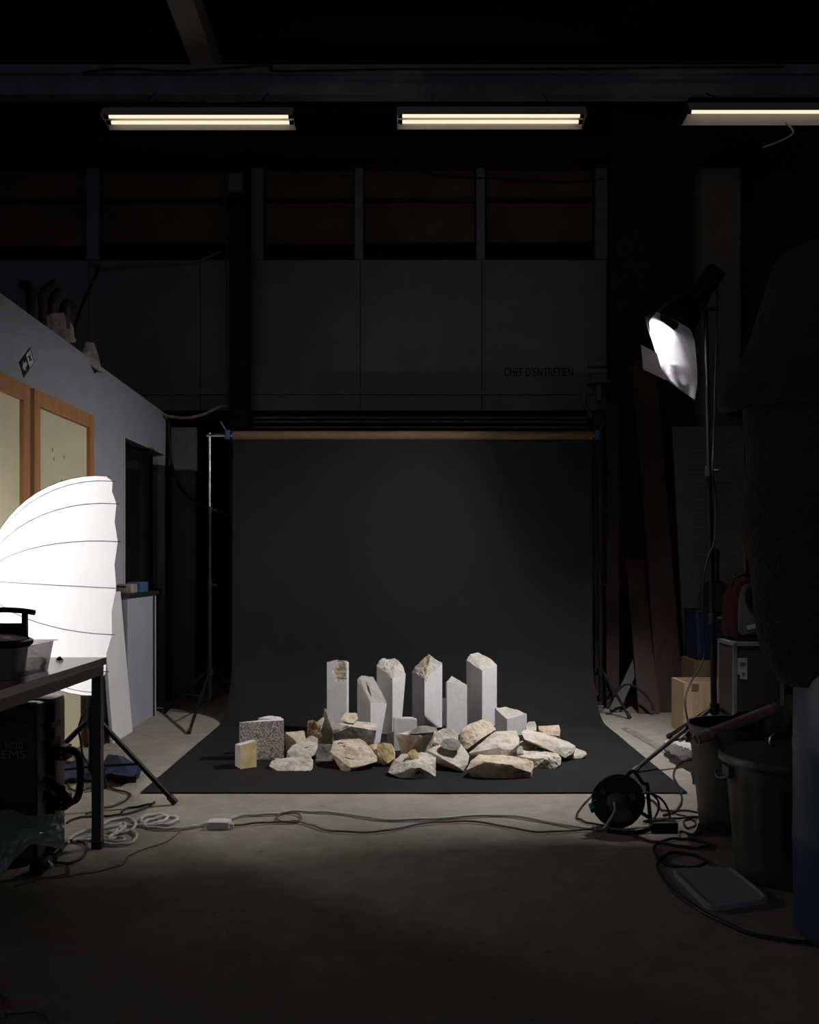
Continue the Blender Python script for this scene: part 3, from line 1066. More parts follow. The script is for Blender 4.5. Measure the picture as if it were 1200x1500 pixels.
MB().lathe([(0.001, -.06), (0.025, -.052), (0.042, -.03), (0.048, 0.0), (0.044, .022), (0.026, .042), (0.001, .048)], bulb + ax * 0.0, ax, 18).build('bulb', 'lamp_glow', root, True)
MB().lathe([(0.001, -.09), (0.018, -.09), (0.018, -.04), (0.001, -.04)], bulb, ax, 14).build('socket', 'white_plastic', root)
# yoke to the stand
tp = Vector((lx(zC), LY, zC))
MB().tube([tp - Vector((0, 0, .04)), tp + Vector((0.0, 0, .03)), bulb - ax * 0.16 + Vector((0.045, 0, 0.0))], 0.012, 10).build('bracket', 'black', root)
MB().tube([tp + Vector((-.03, -.02, 0.0)), tp + Vector((.05, -.02, 0.005))], 0.011, 10).build('tilt_lever', 'dark_metal', root)


def ipol(pts, t):
    """point at t in 0..1 along a polyline of (x, y, depth)"""
    n = len(pts) - 1
    u = min(max(t, 0), 0.9999) * n
    i = int(u)
    f = u - i
    return [a + (b - a) * f for a, b in zip(pts[i], pts[i + 1])]


def ruled(name, left, right, m, parent, nu=14, nv=12, Yb=LY, bow=0.0, crease=0.006, th=0.0006, seed=0):
    """sheet between two side edges given as (px, py, depth offset)"""
    rows = []
    for i in range(nv + 1):
        a, b_ = ipol(left, i / nv), ipol(right, i / nv)
        row = []
        for j in range(nu + 1):
            u = j / nu
            q = [p + (r - p) * u for p, r in zip(a, b_)]
            d = q[2] + bow * math.sin(PI * u) + crease * noise.noise(Vector((u * 4 + seed, i / nv * 5, seed)))
            row.append(P(q[0], q[1], Yb + d))
        rows.append(row)
    return MB().sheet(rows, th).build(name, m, parent, True)


# diffusion paper clipped to the camera side of the reflector rim, and its folded flap
ruled('diffusion_sheet', [(962, 457, -.02), (951, 470, -.05), (953, 492, -.09), (962, 522, -.15), (972, 553, -.22), (990, 566, -.27)],
      [(986, 468, -.10), (1012, 482, -.11), (1018, 500, -.12), (1021, 535, -.17), (1022, 560, -.23), (1018, 586, -.28)], 'diffusion_paper', root, 16, 18, LY, -0.01, 0.014, 0.0006, 1)
ruled('diffusion_flap', [(939, 505, -.37), (941, 525, -.37), (942, 541, -.37)], [(962, 517, -.24), (968, 538, -.26), (976, 557, -.29)], 'diffusion_paper', root, 8, 8, LY, 0.01, 0.012, 0.0006, 4)
# black foil added out of sight behind the sheet, shaped to darken the backdrop top
fo = [(-.17, .03), (-.155, -.035), (-.140, -.092), (-.108, -.168), (-.066, -.203), (-.016, -.226), (.03, -.248), (.072, -.262), (.072, .0), (0, .06), (-.1, .07)]
mm = MB().poly([bulb + Vector((a, 0.20 + 0.02 * math.sin(a * 20), c_)) for a, c_ in fo], (0, 0.0015, 0))
mm.build('added_foil', 'black_matte', root)
# mains lead hanging down the stand
cp = [P(1036, 412, LY + .02), P(1048, 418, LY), P(1051, 450, LY - .02), P(1048, 560, LY - .02), P(1046, 640, LY - .02), P(1044, 690, LY - .05), P(1049, 735, LY - .04), P(1047, 790, LY - .05),
      P(1037, 820, LY - .05), P(1030, 860, LY - .03), P(1031, 920, LY), P(1031, 965, LY), P(1012, 1000, LY - .05), P(1004, 1030, LY - .15), P(1012, 1075, LY - .25), P(1015, 1096, 5.0)]
gp = [G(1013, 1110), G(994, 1122), G(987, 1138), G(996, 1158), G(999, 1175), G(990, 1190), G(972, 1197)]
MB().tube(spline(cp + [p + Vector((0, 0, .008)) for p in gp], 8), 0.0055, 7).build('mains_lead', 'black_rubber', root, True)

# ------------------------------------------------------------------ umbrella lamp (left)
UY = 4.4
UX = (136 - 600) / F * UY
s = thing('umbrella_stand', 'black tripod stand under the white umbrella beside the yellow door', 'stand', (UX, UY, 0))
def uz(py): return HC + (HOR - py) / F * UY
zc = uz(848)
MB().tube([(UX, UY, uz(1122)), (UX, UY, uz(1000))], 0.019, 12).build('lower_pole', 'black', s, True)
MB().tube([(UX, UY, uz(1010)), (UX, UY, zc - .03)], 0.0135, 12).build('upper_pole', 'black', s, True)
k = MB().lathe([(0.01, -.03), (0.028, -.03), (0.028, .03), (0.01, .03)], (UX, UY, uz(1044)), (0, 0, 1), 12).build('clamp_collar', 'black', s)
MB().tube([(UX + .02, UY - .01, uz(1044)), (UX + .055, UY - .02, uz(1044))], 0.011, 8).build('knob', 'black_rubber', k)
rf_ = G(257, 1179)
tripod(s, (UX, UY, 0), uz(1057), [(rf_.x, rf_.y), (-1.85, 4.2), (-1.55, 4.86)], 'black', 0.013, 0.21)

aU = Vector((math.cos(math.radians(25)), math.sin(math.radians(25)), -0.06)).normalized()
cU = P(147, 858, UY)
RU, DU = 0.505, 0.49
e1 = Vector((0, 0, 1)) - aU * aU.z
e1.normalize()
e2 = aU.cross(e1).normalized()
NR = 16
root = thing('photo_umbrella', 'glowing white photo umbrella with thin dark ribs behind the table', 'umbrella', (cU.x, cU.y, cU.z - RU))


def upt(phi, t, lift=0.0):
    k = (phi / (2 * PI) * NR) % 1.0
    sag = math.sin(PI * k)
    rr = (RU + lift) * math.sin(t * PI / 2) * (1 - 0.010 * sag * t)
    ax_ = -(DU + lift) * math.cos(t * PI / 2) - 0.018 * sag * sag * max(0, t - 0.75) * 4 * 0.6
    return cU + aU * ax_ + (e1 * math.cos(phi) + e2 * math.sin(phi)) * rr


rows = []
for i in range(15):
    t = 0.03 + 0.97 * i / 14
    rows.append([upt(2 * PI * j / (NR * 4), t) for j in range(NR * 4 + 1)])
MB().sheet(rows, 0.0).build('canopy', 'umbrella_white', root, True)
for k in range(NR):
    phi = 2 * PI * (k + 0.0) / NR + 1e-5
    pts = [upt(phi, 0.04 + 0.96 * i / 12, 0.0012) for i in range(13)]
    pts.append(pts[-1] + (pts[-1] - pts[-2]).normalized() * 0.012)
    MB().tube(pts, 0.0017, 6).build('rib', 'dark_metal', root, True)
MB().tube([cU - aU * (DU + .03), cU + aU * 0.115 + Vector((0, 0, 0.0))], 0.0045, 8).build('shaft', 'dark_metal', root, True)
MB().lathe([(0.001, -.02), (0.014, -.02), (0.016, .03), (0.001, .03)], cU - aU * DU, aU, 12).build('ferrule', 'dark_metal', root)
# the bare lamp on the stand, facing into the canopy
lampc = Vector((UX, UY, zc))
root = thing('bulb_holder', 'bare bulb lamp holder on the tripod inside the white umbrella', 'lamp', (UX, UY, zc - .04))
MB().cbox(UX - .02, UX + .02, UY - .02, UY + .02, zc - .05, zc + .04, .005).build('bracket', 'black', root)
MB().tube([lampc + Vector((-.02, -.01, .01)), lampc - aU * 0.17], 0.020, 12).build('socket', 'black', root)
MB().lathe([(0.001, -.055), (0.02, -.05), (0.036, -.025), (0.04, 0), (0.034, .025), (0.02, .05), (0.016, .06)], lampc - aU * 0.235, aU, 18).build('bulb', 'umbrella_glow', root, True)
cp = [P(116, 1062, UY - .02), P(118, 1085, UY - .03), P(121, 1105, UY), P(128, 1118, UY + .05)]
MB().tube(spline([lampc + Vector((.0, .02, -.05)), P(133, 940, UY + .02), P(130, 1020, UY + .03)] + cp, 8) + [G(135, 1135) + Vector((0, 0, .006))], 0.005, 7).build('mains_lead', 'black_rubber', root, True)

# ================================================================== THE STONES
def rk(name, label, Yb, pts, m, amp=0.007, sub=0.018, freq=16, seed=1, cat='stone', group=None, parent=None, top=None):
    V = []
    for a, c_, d in pts:
        p = P(a, c_, Yb + d)
        if p.z < 0.006:
            p.z = 0.006
        V.append(p)
    o = blob(V, m, name, sub, amp * 0.6, freq * 1.4, parent, False, seed, 3)
    if top:  # paler upward faces: dust and lamplight put into the colour
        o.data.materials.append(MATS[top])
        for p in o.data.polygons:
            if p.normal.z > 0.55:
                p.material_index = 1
    if parent is None:
        tag(o, label, cat, group)
    return o


def column(name, label, Yb, xl_, xm, xr_, dl, dr, tops, m='limestone', top_amp=0.006, rough_below=0.05, extra=(), base=None, mtop='limestone_broken_shaded', seed=1, patch=()):
    """sawn block: tops = rows of corner pixel heights (left, near, right, back), extra broken-top points (u, v, py)"""
    M = P(xm, 1000, Yb)
    L = P(xl_, 1000, Yb + dl)
    R = P(xr_, 1000, Yb + dr)
    B = L + R - M
    def zat(p, py): return HC + (HOR - py) / F * p.y
    V = []
    zs_ = []
    for p, py in zip((L, M, R, B), tops):
        V.append(Vector((p.x, p.y, zat(p, py))))
        zs_.append(V[-1].z)
    for u, v, py in extra:
        p = M + (L - M) * u + (R - M) * v
        V.append(Vector((p.x, p.y, zat(p, py))))
    if base is None:
        base = [(0, 0), (1, 0), (0, 1), (1, 1)]
    for u, v in base:
        p = M + (L - M) * u + (R - M) * v
        V.append(Vector((p.x, p.y, 0.008)))
    # the broken top is every face that points up
    def amp(co):
        return 0.0006
    o = blob(V, m, name, 0.02, amp, 12, None, False, seed)
    me = o.data
    me.materials.append(MATS[mtop])
    bm = bmesh.new()
    bm.from_mesh(me)
    bm.normal_update()
    upv = set()
    for f in bm.faces:
        if f.normal.z > 0.22 and f.calc_center_median().z > 0.05:
            f.material_index = 1
            upv |= {v for v in f.verts}
    for v in upv:
        q = (v.co + Vector((seed, 0, 0))) * 26
        v.co += Vector((0.25 * noise.noise(q + Vector((9, 0, 0))), 0.25 * noise.noise(q + Vector((0, 9, 0))), noise.fractal(q, .8, 2.1, 4))) * top_amp
    if patch:
        me.materials.append(MATS['limestone_rust'])
        oo = o.location
        for f in bm.faces:
            c = f.calc_center_median() + oo
            qx, qy = 600 + F * c.x / c.y, HOR - F * (c.z - HC) / c.y
            for (ax_, ay_, rx_, ry_) in patch:
                if f.normal.y < 0.3 and ((qx - ax_) / rx_) ** 2 + ((qy - ay_) / ry_) ** 2 < 1 + 0.9 * noise.noise(c * 40):
                    f.material_index = 2
                    for v in f.verts:
                        v.co.y += 0.0006
    bm.to_mesh(me)
    bm.free()
    return tag(o, label, 'stone')


# --- sawn white columns
column('limestone_monolith', 'upright pale column with a tan broken patch, the one standing behind the grey rubble', 6.38, 479, 508, 511, .005, .10, (970, 968, 970, 970), extra=[(.5, 0, 967)], seed=2, patch=[(499, 983, 8, 15)])
column('limestone_monolith', 'short white column with a long slanting top and a dark crack', 6.0, 523.5, 543, 567, .115, .085, (996, 1029, 1030, 992), extra=[(1, .25, 990), (.9, .8, 991), (1, .1, 992)], base=[(0, 0), (1, 0), (.05, .62), (1, .9)], top_amp=0.004, seed=3, mtop='limestone_shaded_top')
o = column('limestone_monolith', 'white column with a curved waisted edge and a rough knobbly top', 6.3, 552, 575, 594.5, .12, .09, (974, 993, 988, 975), extra=[(1, .35, 965), (.6, .9, 964), (.2, 1, 976)], base=[(0, 0), (1, 0), (0, .62), (1, .75)], top_amp=0.012, seed=4)
column('limestone_monolith', 'tall white column with rust-stained broken corner, beside the smaller pale column', 6.55, 604, 622, 648, .115, .085, (984, 995, 973, 965), extra=[(.45, .55, 959), (.2, .5, 962), (.75, .3, 968), (.9, .1, 980)], top_amp=0.012, seed=5, patch=[(625, 980, 4, 15), (627, 963, 6, 6)])
column('limestone_monolith', 'slim pale column with a jagged shouldered top between two tall ones', 6.32, 653, 655, 684.5, .13, .035, (1000, 999, 1004, 1003), extra=[(.2, .25, 991), (.25, .45, 995), (.2, .6, 1000)], top_amp=0.007, seed=6)
column('limestone_monolith', 'tallest white column with a slanting smooth broken top', 6.62, 683.5, 706.5, 728, .12, .095, (967, 983, 974, 961), extra=[(1, .25, 958), (.8, .6, 956), (.4, .95, 964), (.15, 1, 972)], top_amp=0.006, seed=7)
column('limestone_block', 'low pale block with a scooped grey face right of the tallest column', 6.3, 725, 743, 772, .11, .05, (1037, 1054, 1046, 1040), extra=[(1, .5, 1036), (.6, .9, 1040), (0, .75, 1047)], top_amp=0.005, seed=8)
column('limestone_block', 'low lilac-white block standing behind the dark square rubble', 5.8, 576, 577.5, 611, .14, .03, (1051, 1052, 1054, 1052), extra=[(.5, .85, 1050), (.4, .3, 1056)], top_amp=0.005, seed=9)
rk('limestone_chip', 'small white chip lodged beside the lilac-white block', 5.95, [(567, 1074, 0), (573, 1071, 0), (578, 1073, 0), (578, 1080, 0), (568, 1080, 0), (570, 1074, .05), (577, 1104, .05), (569, 1104, .05), (571, 1099, 0)], 'limestone', .003, .012, 20, 3)
rk('limestone_chip', 'small white chip lodged between two upright columns', 6.45, [(648, 1023, 0), (655, 1022, 0), (655, 1033, 0), (649, 1032, 0), (649, 1063, .04), (655, 1063, .04), (652, 1022, .05)], 'limestone', .004, .012, 20, 4)

# --- blocks on the left
s = column('speckled_slab', 'upright square slab of black and white speckled stone', 5.52, 350.5, 351.5, 416, .10, .03, (1058, 1058.5, 1055, 1052), 'speckle_slab', 0.001, mtop='limestone', seed=10)
rk('grey_slab', 'grey slab lying hidden behind the speckled square slab', 5.68, [(378, 1052, 0), (395, 1048, .02), (412, 1051, .02), (414, 1054, 0), (414, 1105, 0), (380, 1105, 0), (385, 1050, .06), (410, 1050, .08), (412, 1105, .08), (382, 1105, .08)], 'limestone', .003, .02, 14, 6)
s = column('ochre_block', 'small upright sawn block with an ochre front and grey side', 5.28, 344.5, 352.5, 376, .09, .06, (1090, 1092, 1085, 1084), 'ochre_block', 0.001, mtop='limestone', seed=11)
# the sawn grey side of the ochre block
for p in s.data.polygons:
    if p.normal.x < -0.6:
        p.material_index = 1

T, Pa, Gr, Br = 'tan_rock', 'pale_rock', 'grey_rock', 'brown_rock'
rk('rubble_stone', 'low flat grey-white stone lying on the paper beside the ochre block', 5.24, [(393, 1121, .05), (396, 1115, .08), (405, 1111, .14), (420, 1113, .16), (440, 1109, .16), (455, 1108, .14), (459, 1114, .08), (458, 1125, .02), (455, 1130, 0), (430, 1131, 0), (408, 1132, 0), (396, 1127, .03), (450, 1120, .22), (405, 1120, .22)], Pa, .008, .014, 20, 12)
rk('rubble_stone', 'tilted pale slab propped behind the low flat grey-white stone', 5.44, [(418, 1112, .02), (421, 1100, .02), (428, 1092, .05), (443, 1085, .10), (457, 1077, .14), (466, 1080, .14), (467, 1090, .08), (461, 1105, .02), (452, 1111, 0), (427, 1112, 0), (460, 1085, .22), (430, 1098, .22), (425, 1112, .2), (462, 1110, .2)], Pa, .006, .015, 18, 13)
rk('rubble_stone', 'dark stone with a bright triangular top behind the tilted pale slab', 5.66, [(418, 1073, .02), (446, 1070, .06), (432, 1084, -.04), (416, 1085, .06), (418, 1108, .02), (448, 1108, 0), (450, 1075, .14), (425, 1074, .14), (446, 1100, .16)], T, .003, .018, 18, 14)
rk('rubble_stone', 'rusty brown knobbly stone perched in front of the upright dark slab', 5.72, [(450, 1062, 0), (451, 1055, .02), (456, 1053, .02), (461, 1057, 0), (464, 1063, 0), (470, 1068, 0), (471, 1076, 0), (464, 1079, 0), (452, 1072, 0), (448, 1106, .02), (470, 1106, .02), (466, 1060, .08), (455, 1056, .08), (468, 1106, .1)], Br, .008, .012, 24, 15)
rk('rubble_stone', 'slim pale splinter leaning on the upright dark slab', 5.86, [(461, 1060, 0), (474, 1050, .02), (476, 1053, .02), (470, 1062, 0), (465, 1064, 0), (466, 1058, .04), (476, 1050, .05), (474, 1100, .03), (466, 1100, .03)], Pa, .003, .014, 20, 16)
rk('rubble_stone', 'dark brown slab standing upright in front of the pale column with the tan patch', 5.84, [(475.5, 1037, .06), (482, 1042, .09), (491, 1055, .05), (489, 1075, -.02), (486, 1090, -.03), (469, 1090, .03), (468, 1075, .04), (472, 1056, .05), (491, 1055, .12), (480, 1043, .14), (470, 1098, .12), (492, 1098, .12), (470, 1099, .0), (489, 1099, -.02)], Gr, .005, .016, 16, 17)
rk('rubble_stone', 'small tan stone balanced on the blue-grey boulder', 5.62, [(500, 1051, .02), (506, 1044, .06), (523, 1044, .08), (525, 1053, .02), (520, 1060, -.02), (508, 1058, -.02), (499, 1055, 0), (522, 1046, .14), (507, 1046, .14), (520, 1060, .1)], T, .005, .013, 22, 18)
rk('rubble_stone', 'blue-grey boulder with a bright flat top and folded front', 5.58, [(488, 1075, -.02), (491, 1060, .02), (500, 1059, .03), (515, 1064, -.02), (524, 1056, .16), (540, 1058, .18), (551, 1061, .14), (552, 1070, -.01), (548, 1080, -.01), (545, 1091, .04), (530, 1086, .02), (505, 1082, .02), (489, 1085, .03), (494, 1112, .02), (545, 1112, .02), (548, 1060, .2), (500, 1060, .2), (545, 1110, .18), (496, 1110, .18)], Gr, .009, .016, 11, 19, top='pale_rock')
rk('rubble_stone', 'big tan slab tilted forward with a pitted sunlit face', 5.22, [(488, 1086, .20), (500, 1083, .26), (527, 1082, .28), (536, 1088, .25), (553, 1108, .10), (553, 1115, .08), (535, 1121, .03), (513, 1125, 0), (510, 1132, .0), (501, 1133, .02), (492, 1117, .08), (484, 1101, .13), (497, 1104, .11), (540, 1115, .33), (500, 1112, .33)], T, .006, .015, 18, 20)
rk('rubble_stone', 'dark block in the shade left of the big tan slab', 5.5, [(466, 1090, .04), (488, 1090, .04), (488, 1117, 0), (462, 1117, 0), (465, 1092, .14), (490, 1092, .14), (464, 1112, .14), (490, 1112, .14)], Gr, .004, .018, 16, 21)
rk('rubble_stone', 'flat tan stone wedged under the blue-grey boulder', 5.5, [(540, 1092, .04), (556, 1089, .06), (557, 1096, 0), (548, 1098, 0), (540, 1116, 0), (557, 1116, 0), (556, 1116, .1), (540, 1116, .1), (548, 1090, .12)], T, .003, .015, 18, 22)
rk('rubble_stone', 'rounded ochre nugget right of the big tan slab', 5.36, [(552, 1090, .02), (561, 1088, .02), (574, 1089, .02), (580, 1104, .02), (579, 1111, .0), (568, 1118, -.02), (562, 1123, 0), (557, 1117, 0), (553, 1105, 0), (560, 1090, .09), (575, 1092, .09), (575, 1116, .09), (558, 1117, .08), (572, 1119, .02)], Br if False else 'ochre_block', .005, .013, 18, 23)
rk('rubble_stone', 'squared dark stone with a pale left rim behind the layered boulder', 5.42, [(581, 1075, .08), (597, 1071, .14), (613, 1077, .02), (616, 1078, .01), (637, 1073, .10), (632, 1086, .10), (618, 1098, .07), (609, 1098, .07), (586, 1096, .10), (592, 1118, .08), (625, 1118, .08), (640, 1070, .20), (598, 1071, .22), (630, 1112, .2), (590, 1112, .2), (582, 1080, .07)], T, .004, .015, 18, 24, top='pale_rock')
rk('rubble_stone', 'thin dark flake lying on the squared dark stone', 5.46, [(598, 1074, 0), (612, 1064, .04), (625, 1063, .05), (640, 1066, .04), (641, 1070, .0), (630, 1073, -.02), (612, 1075, -.02), (638, 1067, .10), (612, 1066, .1), (604, 1073, .05)], Gr, .003, .012, 24, 25)
rk('rubble_stone', 'pale rough stone sitting behind the round dark cobble', 5.56, [(631, 1085, 0), (638, 1073, .03), (650, 1067, .05), (664, 1068, .05), (672, 1077, .03), (671, 1092, 0), (655, 1094, -.03), (640, 1094, -.02), (635, 1112, 0), (668, 1112, 0), (662, 1070, .16), (642, 1072, .15), (640, 1110, .14), (668, 1110, .14)], Pa, .007, .015, 18, 26)
rk('rubble_stone', 'round dark cobble resting on the sunlit slab', 5.30, [(644, 1090, 0), (650, 1083, .02), (662, 1081, .03), (672, 1084, .02), (676, 1093, -.01), (671, 1099, -.04), (660, 1100, -.04), (648, 1095, -.02), (668, 1083, .09), (652, 1085, .09), (668, 1099, .06)], Gr, .004, .013, 18, 27)
rk('rubble_stone', 'sunlit slab sloping right with a black shaded underside', 5.20, [(625, 1098, .10), (645, 1091, .18), (676, 1090, .20), (688, 1107, .08), (685, 1120, .02), (681, 1131, .0), (672, 1124, 0), (652, 1112, .05), (628, 1106, .09), (640, 1120, .12), (684, 1118, .16), (660, 1092, .24), (632, 1100, .2), (676, 1131, .05)], Pa, .004, .015, 18, 28)
rk('rubble_stone', 'layered boulder lying at the front with a hollow in its face', 5.06, [(567, 1132, .04), (574, 1120, .08), (584, 1110, .14), (588, 1104, .18), (624, 1102, .20), (638, 1110, .10), (637, 1118, .05), (636, 1128, .03), (638, 1138, .01), (625, 1141, 0), (609, 1142, -.01), (600, 1140, -.02), (585, 1139, 0), (612, 1122, -.02), (608, 1112, .05), (585, 1128, .0), (630, 1120, .25), (580, 1122, .24)], Pa, .009, .013, 18, 29)
rk('rubble_stone', 'tiny orange-tan nugget on top of the layered boulder', 5.14, [(597, 1104, 0), (602, 1099, .01), (609, 1097, .01), (613, 1103, 0), (614, 1110, -.01), (609, 1114, -.02), (600, 1110, -.01), (609, 1099, .04), (600, 1103, .04), (611, 1110, .03)], 'ochre_block', .004, .01, 30, 30)
rk('rubble_stone', 'brown crusted stone leaning at the foot of the tallest column', 5.72, [(673, 1083, .0), (676, 1070, .02), (690, 1060, .06), (710, 1052, .10), (720, 1058, .10), (726, 1069, .06), (705, 1082, -.03), (684, 1097, -.05), (676, 1093, -.03), (712, 1056, .18), (685, 1068, .16), (720, 1100, .12), (680, 1102, .1)], Br if False else T, .010, .014, 18, 31)
rk('rubble_stone', 'broad pale slab tilted on the pile above the front slab', 5.30, [(686, 1103, .02), (700, 1092, .10), (726, 1071, .22), (757, 1070, .24), (761, 1081, .18), (760, 1090, .10), (742, 1106, -.02), (730, 1105, -.02), (728, 1104, .0), (690, 1106, .02), (733, 1095, -.01), (758, 1110, .2), (700, 1110, .18), (745, 1072, .30)], Pa, .005, .015, 16, 32)
rk('rubble_stone', 'thick front slab with a flat pale top lying on the paper', 5.03, [(684, 1128, .04), (690, 1114, .10), (703, 1105, .20), (740, 1106, .24), (771, 1111, .22), (782, 1117, .10), (782, 1133, .04), (777, 1139, .04), (757, 1143, .025), (740, 1143, .02), (715, 1141, .03), (690, 1138, .06), (744, 1121, -.01), (712, 1116, .0), (692, 1120, .05), (775, 1125, .28), (700, 1118, .28)], T, .007, .014, 18, 33)
rk('rubble_stone', 'low pale slab with a hollowed front edge beside the thick front slab', 5.30, [(750, 1106, .12), (765, 1099, .20), (790, 1099, .22), (812, 1103, .18), (824, 1109, .06), (822, 1120, .02), (812, 1126, 0), (783, 1130, -.01), (783, 1112, .01), (800, 1110, .0), (818, 1115, .24), (770, 1112, .26), (760, 1125, .1)], Pa, .008, .014, 18, 34)
rk('rubble_stone', 'long slab leaning down to the right over the low pale slab', 5.50, [(764, 1073, .06), (770, 1067, .10), (790, 1072, .10), (808, 1079, .08), (830, 1085, .06), (843, 1092, .05), (845, 1096, .03), (838, 1104, .0), (828, 1110, -.02), (815, 1104, -.03), (790, 1091, -.03), (768, 1083, .0), (786, 1075, .18), (840, 1095, .14), (838, 1108, .1), (775, 1090, .14)], Gr if False else Pa, .007, .015, 16, 35)
rk('rubble_stone', 'pointed grey stone tip at the right end of the pile', 5.58, [(828, 1110, -.04), (836, 1101, .0), (845, 1096, .04), (858, 1101, .02), (860.5, 1105, 0), (852, 1111, -.02), (838, 1113, -.03), (850, 1100, .10), (834, 1108, .1), (840, 1113, .05)], Pa, .005, .012, 20, 36)
rk('rubble_stone', 'squared pale end of a stone poking out above the long slab', 5.74, [(789, 1064, 0), (805, 1063, .02), (819, 1062, .03), (821, 1070, .0), (820, 1078, -.02), (800, 1076, -.03), (790, 1070, -.02), (818, 1064, .12), (792, 1066, .12), (818, 1100, .1), (795, 1100, .1), (800, 1100, 0), (815, 1100, 0)], T, .004, .015, 18, 37)
rk('rubble_stone', 'small crumbly grey stone at the top end of the long slab', 5.68, [(770, 1062, 0), (775, 1057, .02), (783, 1057, .02), (786, 1064, 0), (785, 1070, -.03), (772, 1070, -.03), (782, 1058, .07), (773, 1060, .07), (772, 1104, .03), (784, 1104, .03)], Pa, .006, .012, 24, 38)
rk('rubble_stone', 'dark stone with a bright sliver of top under the leaning long slab', 5.52, [(755, 1089, .08), (765, 1085, .10), (776, 1088, .09), (783, 1093, .04), (768, 1093, .0), (762, 1096, .0), (760, 1112, 0), (784, 1112, 0), (784, 1112, .14), (758, 1112, .14), (778, 1090, .15)], T, .004, .014, 20, 39)
rk('rubble_stone', 'crumbled pebble beside the low pale slab under the tilted slab', 5.40, [(757, 1096, .02), (761, 1092, .03), (766, 1094, .02), (767, 1103, 0), (758, 1104, 0), (756, 1120, .02), (766, 1120, .02), (764, 1094, .06), (762, 1120, .06)], Pa, .004, .01, 30, 40)
# cracks and pits: thin dark slivers let into the near face
mat('crack_dark', (0.045, 0.036, 0.03), 0.95)
def sliver(o, pts, w, name, m='crack_dark'):
    """strip following the stone's surface along image points, widths in pixels"""
    mw = o.matrix_world.copy()
    mw.translation = o.location
    inv = mw.inverted()
    org = Vector((0, 0, HC))
    def hit(px, py):
        d = (P(px, py, 5.0) - org).normalized()
        ok, loc_, nrm, _ = o.ray_cast(inv @ org, d)
        return (mw @ loc_ + nrm * 0.0004) if ok else None
    A, B = [], []
    n = len(pts)
    for i, (x, y) in enumerate(pts):
        x0, y0 = pts[max(0, i - 1)]
        x1, y1 = pts[min(n - 1, i + 1)]
        L = math.hypot(x1 - x0, y1 - y0) or 1
        nx, ny = -(y1 - y0) / L, (x1 - x0) / L
        k = w * math.sin(PI * (i + 0.35) / (n - 0.3)) / 2
        a, b_ = hit(x + nx * k, y + ny * k), hit(x - nx * k, y - ny * k)
        if a is None or b_ is None:
            continue
        A.append(a)
        B.append(b_)
    if len(A) < 2:
        return
    MB().sheet([A, B], 0.0012).build(name, m, o)


bpy.context.view_layer.update()
def find(t):
    return [o for o in bpy.data.objects if o.get('label', '').startswith(t)][0]
def dense(pts, k=4):
    return [(v.x, v.y) for v in spline([(a, c_, 0) for a, c_ in pts], k)]
sliver(find('short white column'), dense([(536.5, 999), (539, 1006), (541, 1013), (544.5, 1020)]), 3.2, 'crack')
big = find('big tan slab')
sliver(big, dense([(495, 1089), (500, 1090), (506, 1094)]), 5.0, 'pit')
sliver(big, dense([(525, 1096), (529, 1098), (532, 1100)]), 4.5, 'pit', 'grey_rock')
sliver(big, dense([(503, 1109), (508, 1110), (514, 1112), (519, 1112)]), 1.3, 'crack')
sliver(find('layered boulder'), dense([(608, 1136), (612, 1132), (617, 1131), (620, 1135)]), 5.0, 'pit')
sliver(find('low pale slab'), dense([(795, 1116), (803, 1112), (812, 1110), (820, 1110)]), 3.5, 'crack')
sliver(find('thick front slab'), dense([(746, 1134), (757, 1131), (766, 1131), (775, 1129)]), 2.0, 'crack')
sliver(find('tilted pale slab'), dense([(445, 1096), (449, 1095), (453, 1094)]), 1.3, 'crack')

# ================================================================== TABLE AND WHAT IS ON IT
s = thing('work_table', 'steel framed work table with a worn brown wooden top', 'table', (-1.6, 3.1, 0))
TX0, TX1, TY0, TY1, TZ0 = -1.96, -1.228, 2.25, 3.87, 0.765
MB().box(TX0, TX1, TY0, TY1, TZ0 - 0.028, TZ0).build('tabletop', 'table_wood', s)
fr = MB().box(TX1 - .045, TX1 - .008, TY0 + .04, TY1 - .045, TZ0 - .068, TZ0 - .029).build('rail', 'frame_steel', s) if False else None
mat('frame_steel', (0.13, 0.128, 0.122), 0.45, 0.3)
for a, c_ in ((TX1 - .045, TX1 - .008), (TX0 + .008, TX0 + .045)):
    MB().box(a, c_, TY0 + .045, TY1 - .045, TZ0 - .068, TZ0 - .0285).build('rail', 'frame_steel', s)
for a, c_ in ((TY0 + .008, TY0 + .045), (TY1 - .045, TY1 - .008)):
    MB().box(TX0 + .045, TX1 - .045, a, c_, TZ0 - .068, TZ0 - .0285).build('rail', 'frame_steel', s)
for a in (TX0 + .008, TX1 - .045):
    for c_ in (TY0 + .008, TY1 - .045):
        lg = MB().box(a, a + .037, c_, c_ + .037, 0.012, TZ0 - .0285).build('leg', 'frame_steel', s)
        MB().box(a - .001, a + .038, c_ - .001, c_ + .038, 0.0, 0.03).build('foot_cap', 'black_rubber', lg)

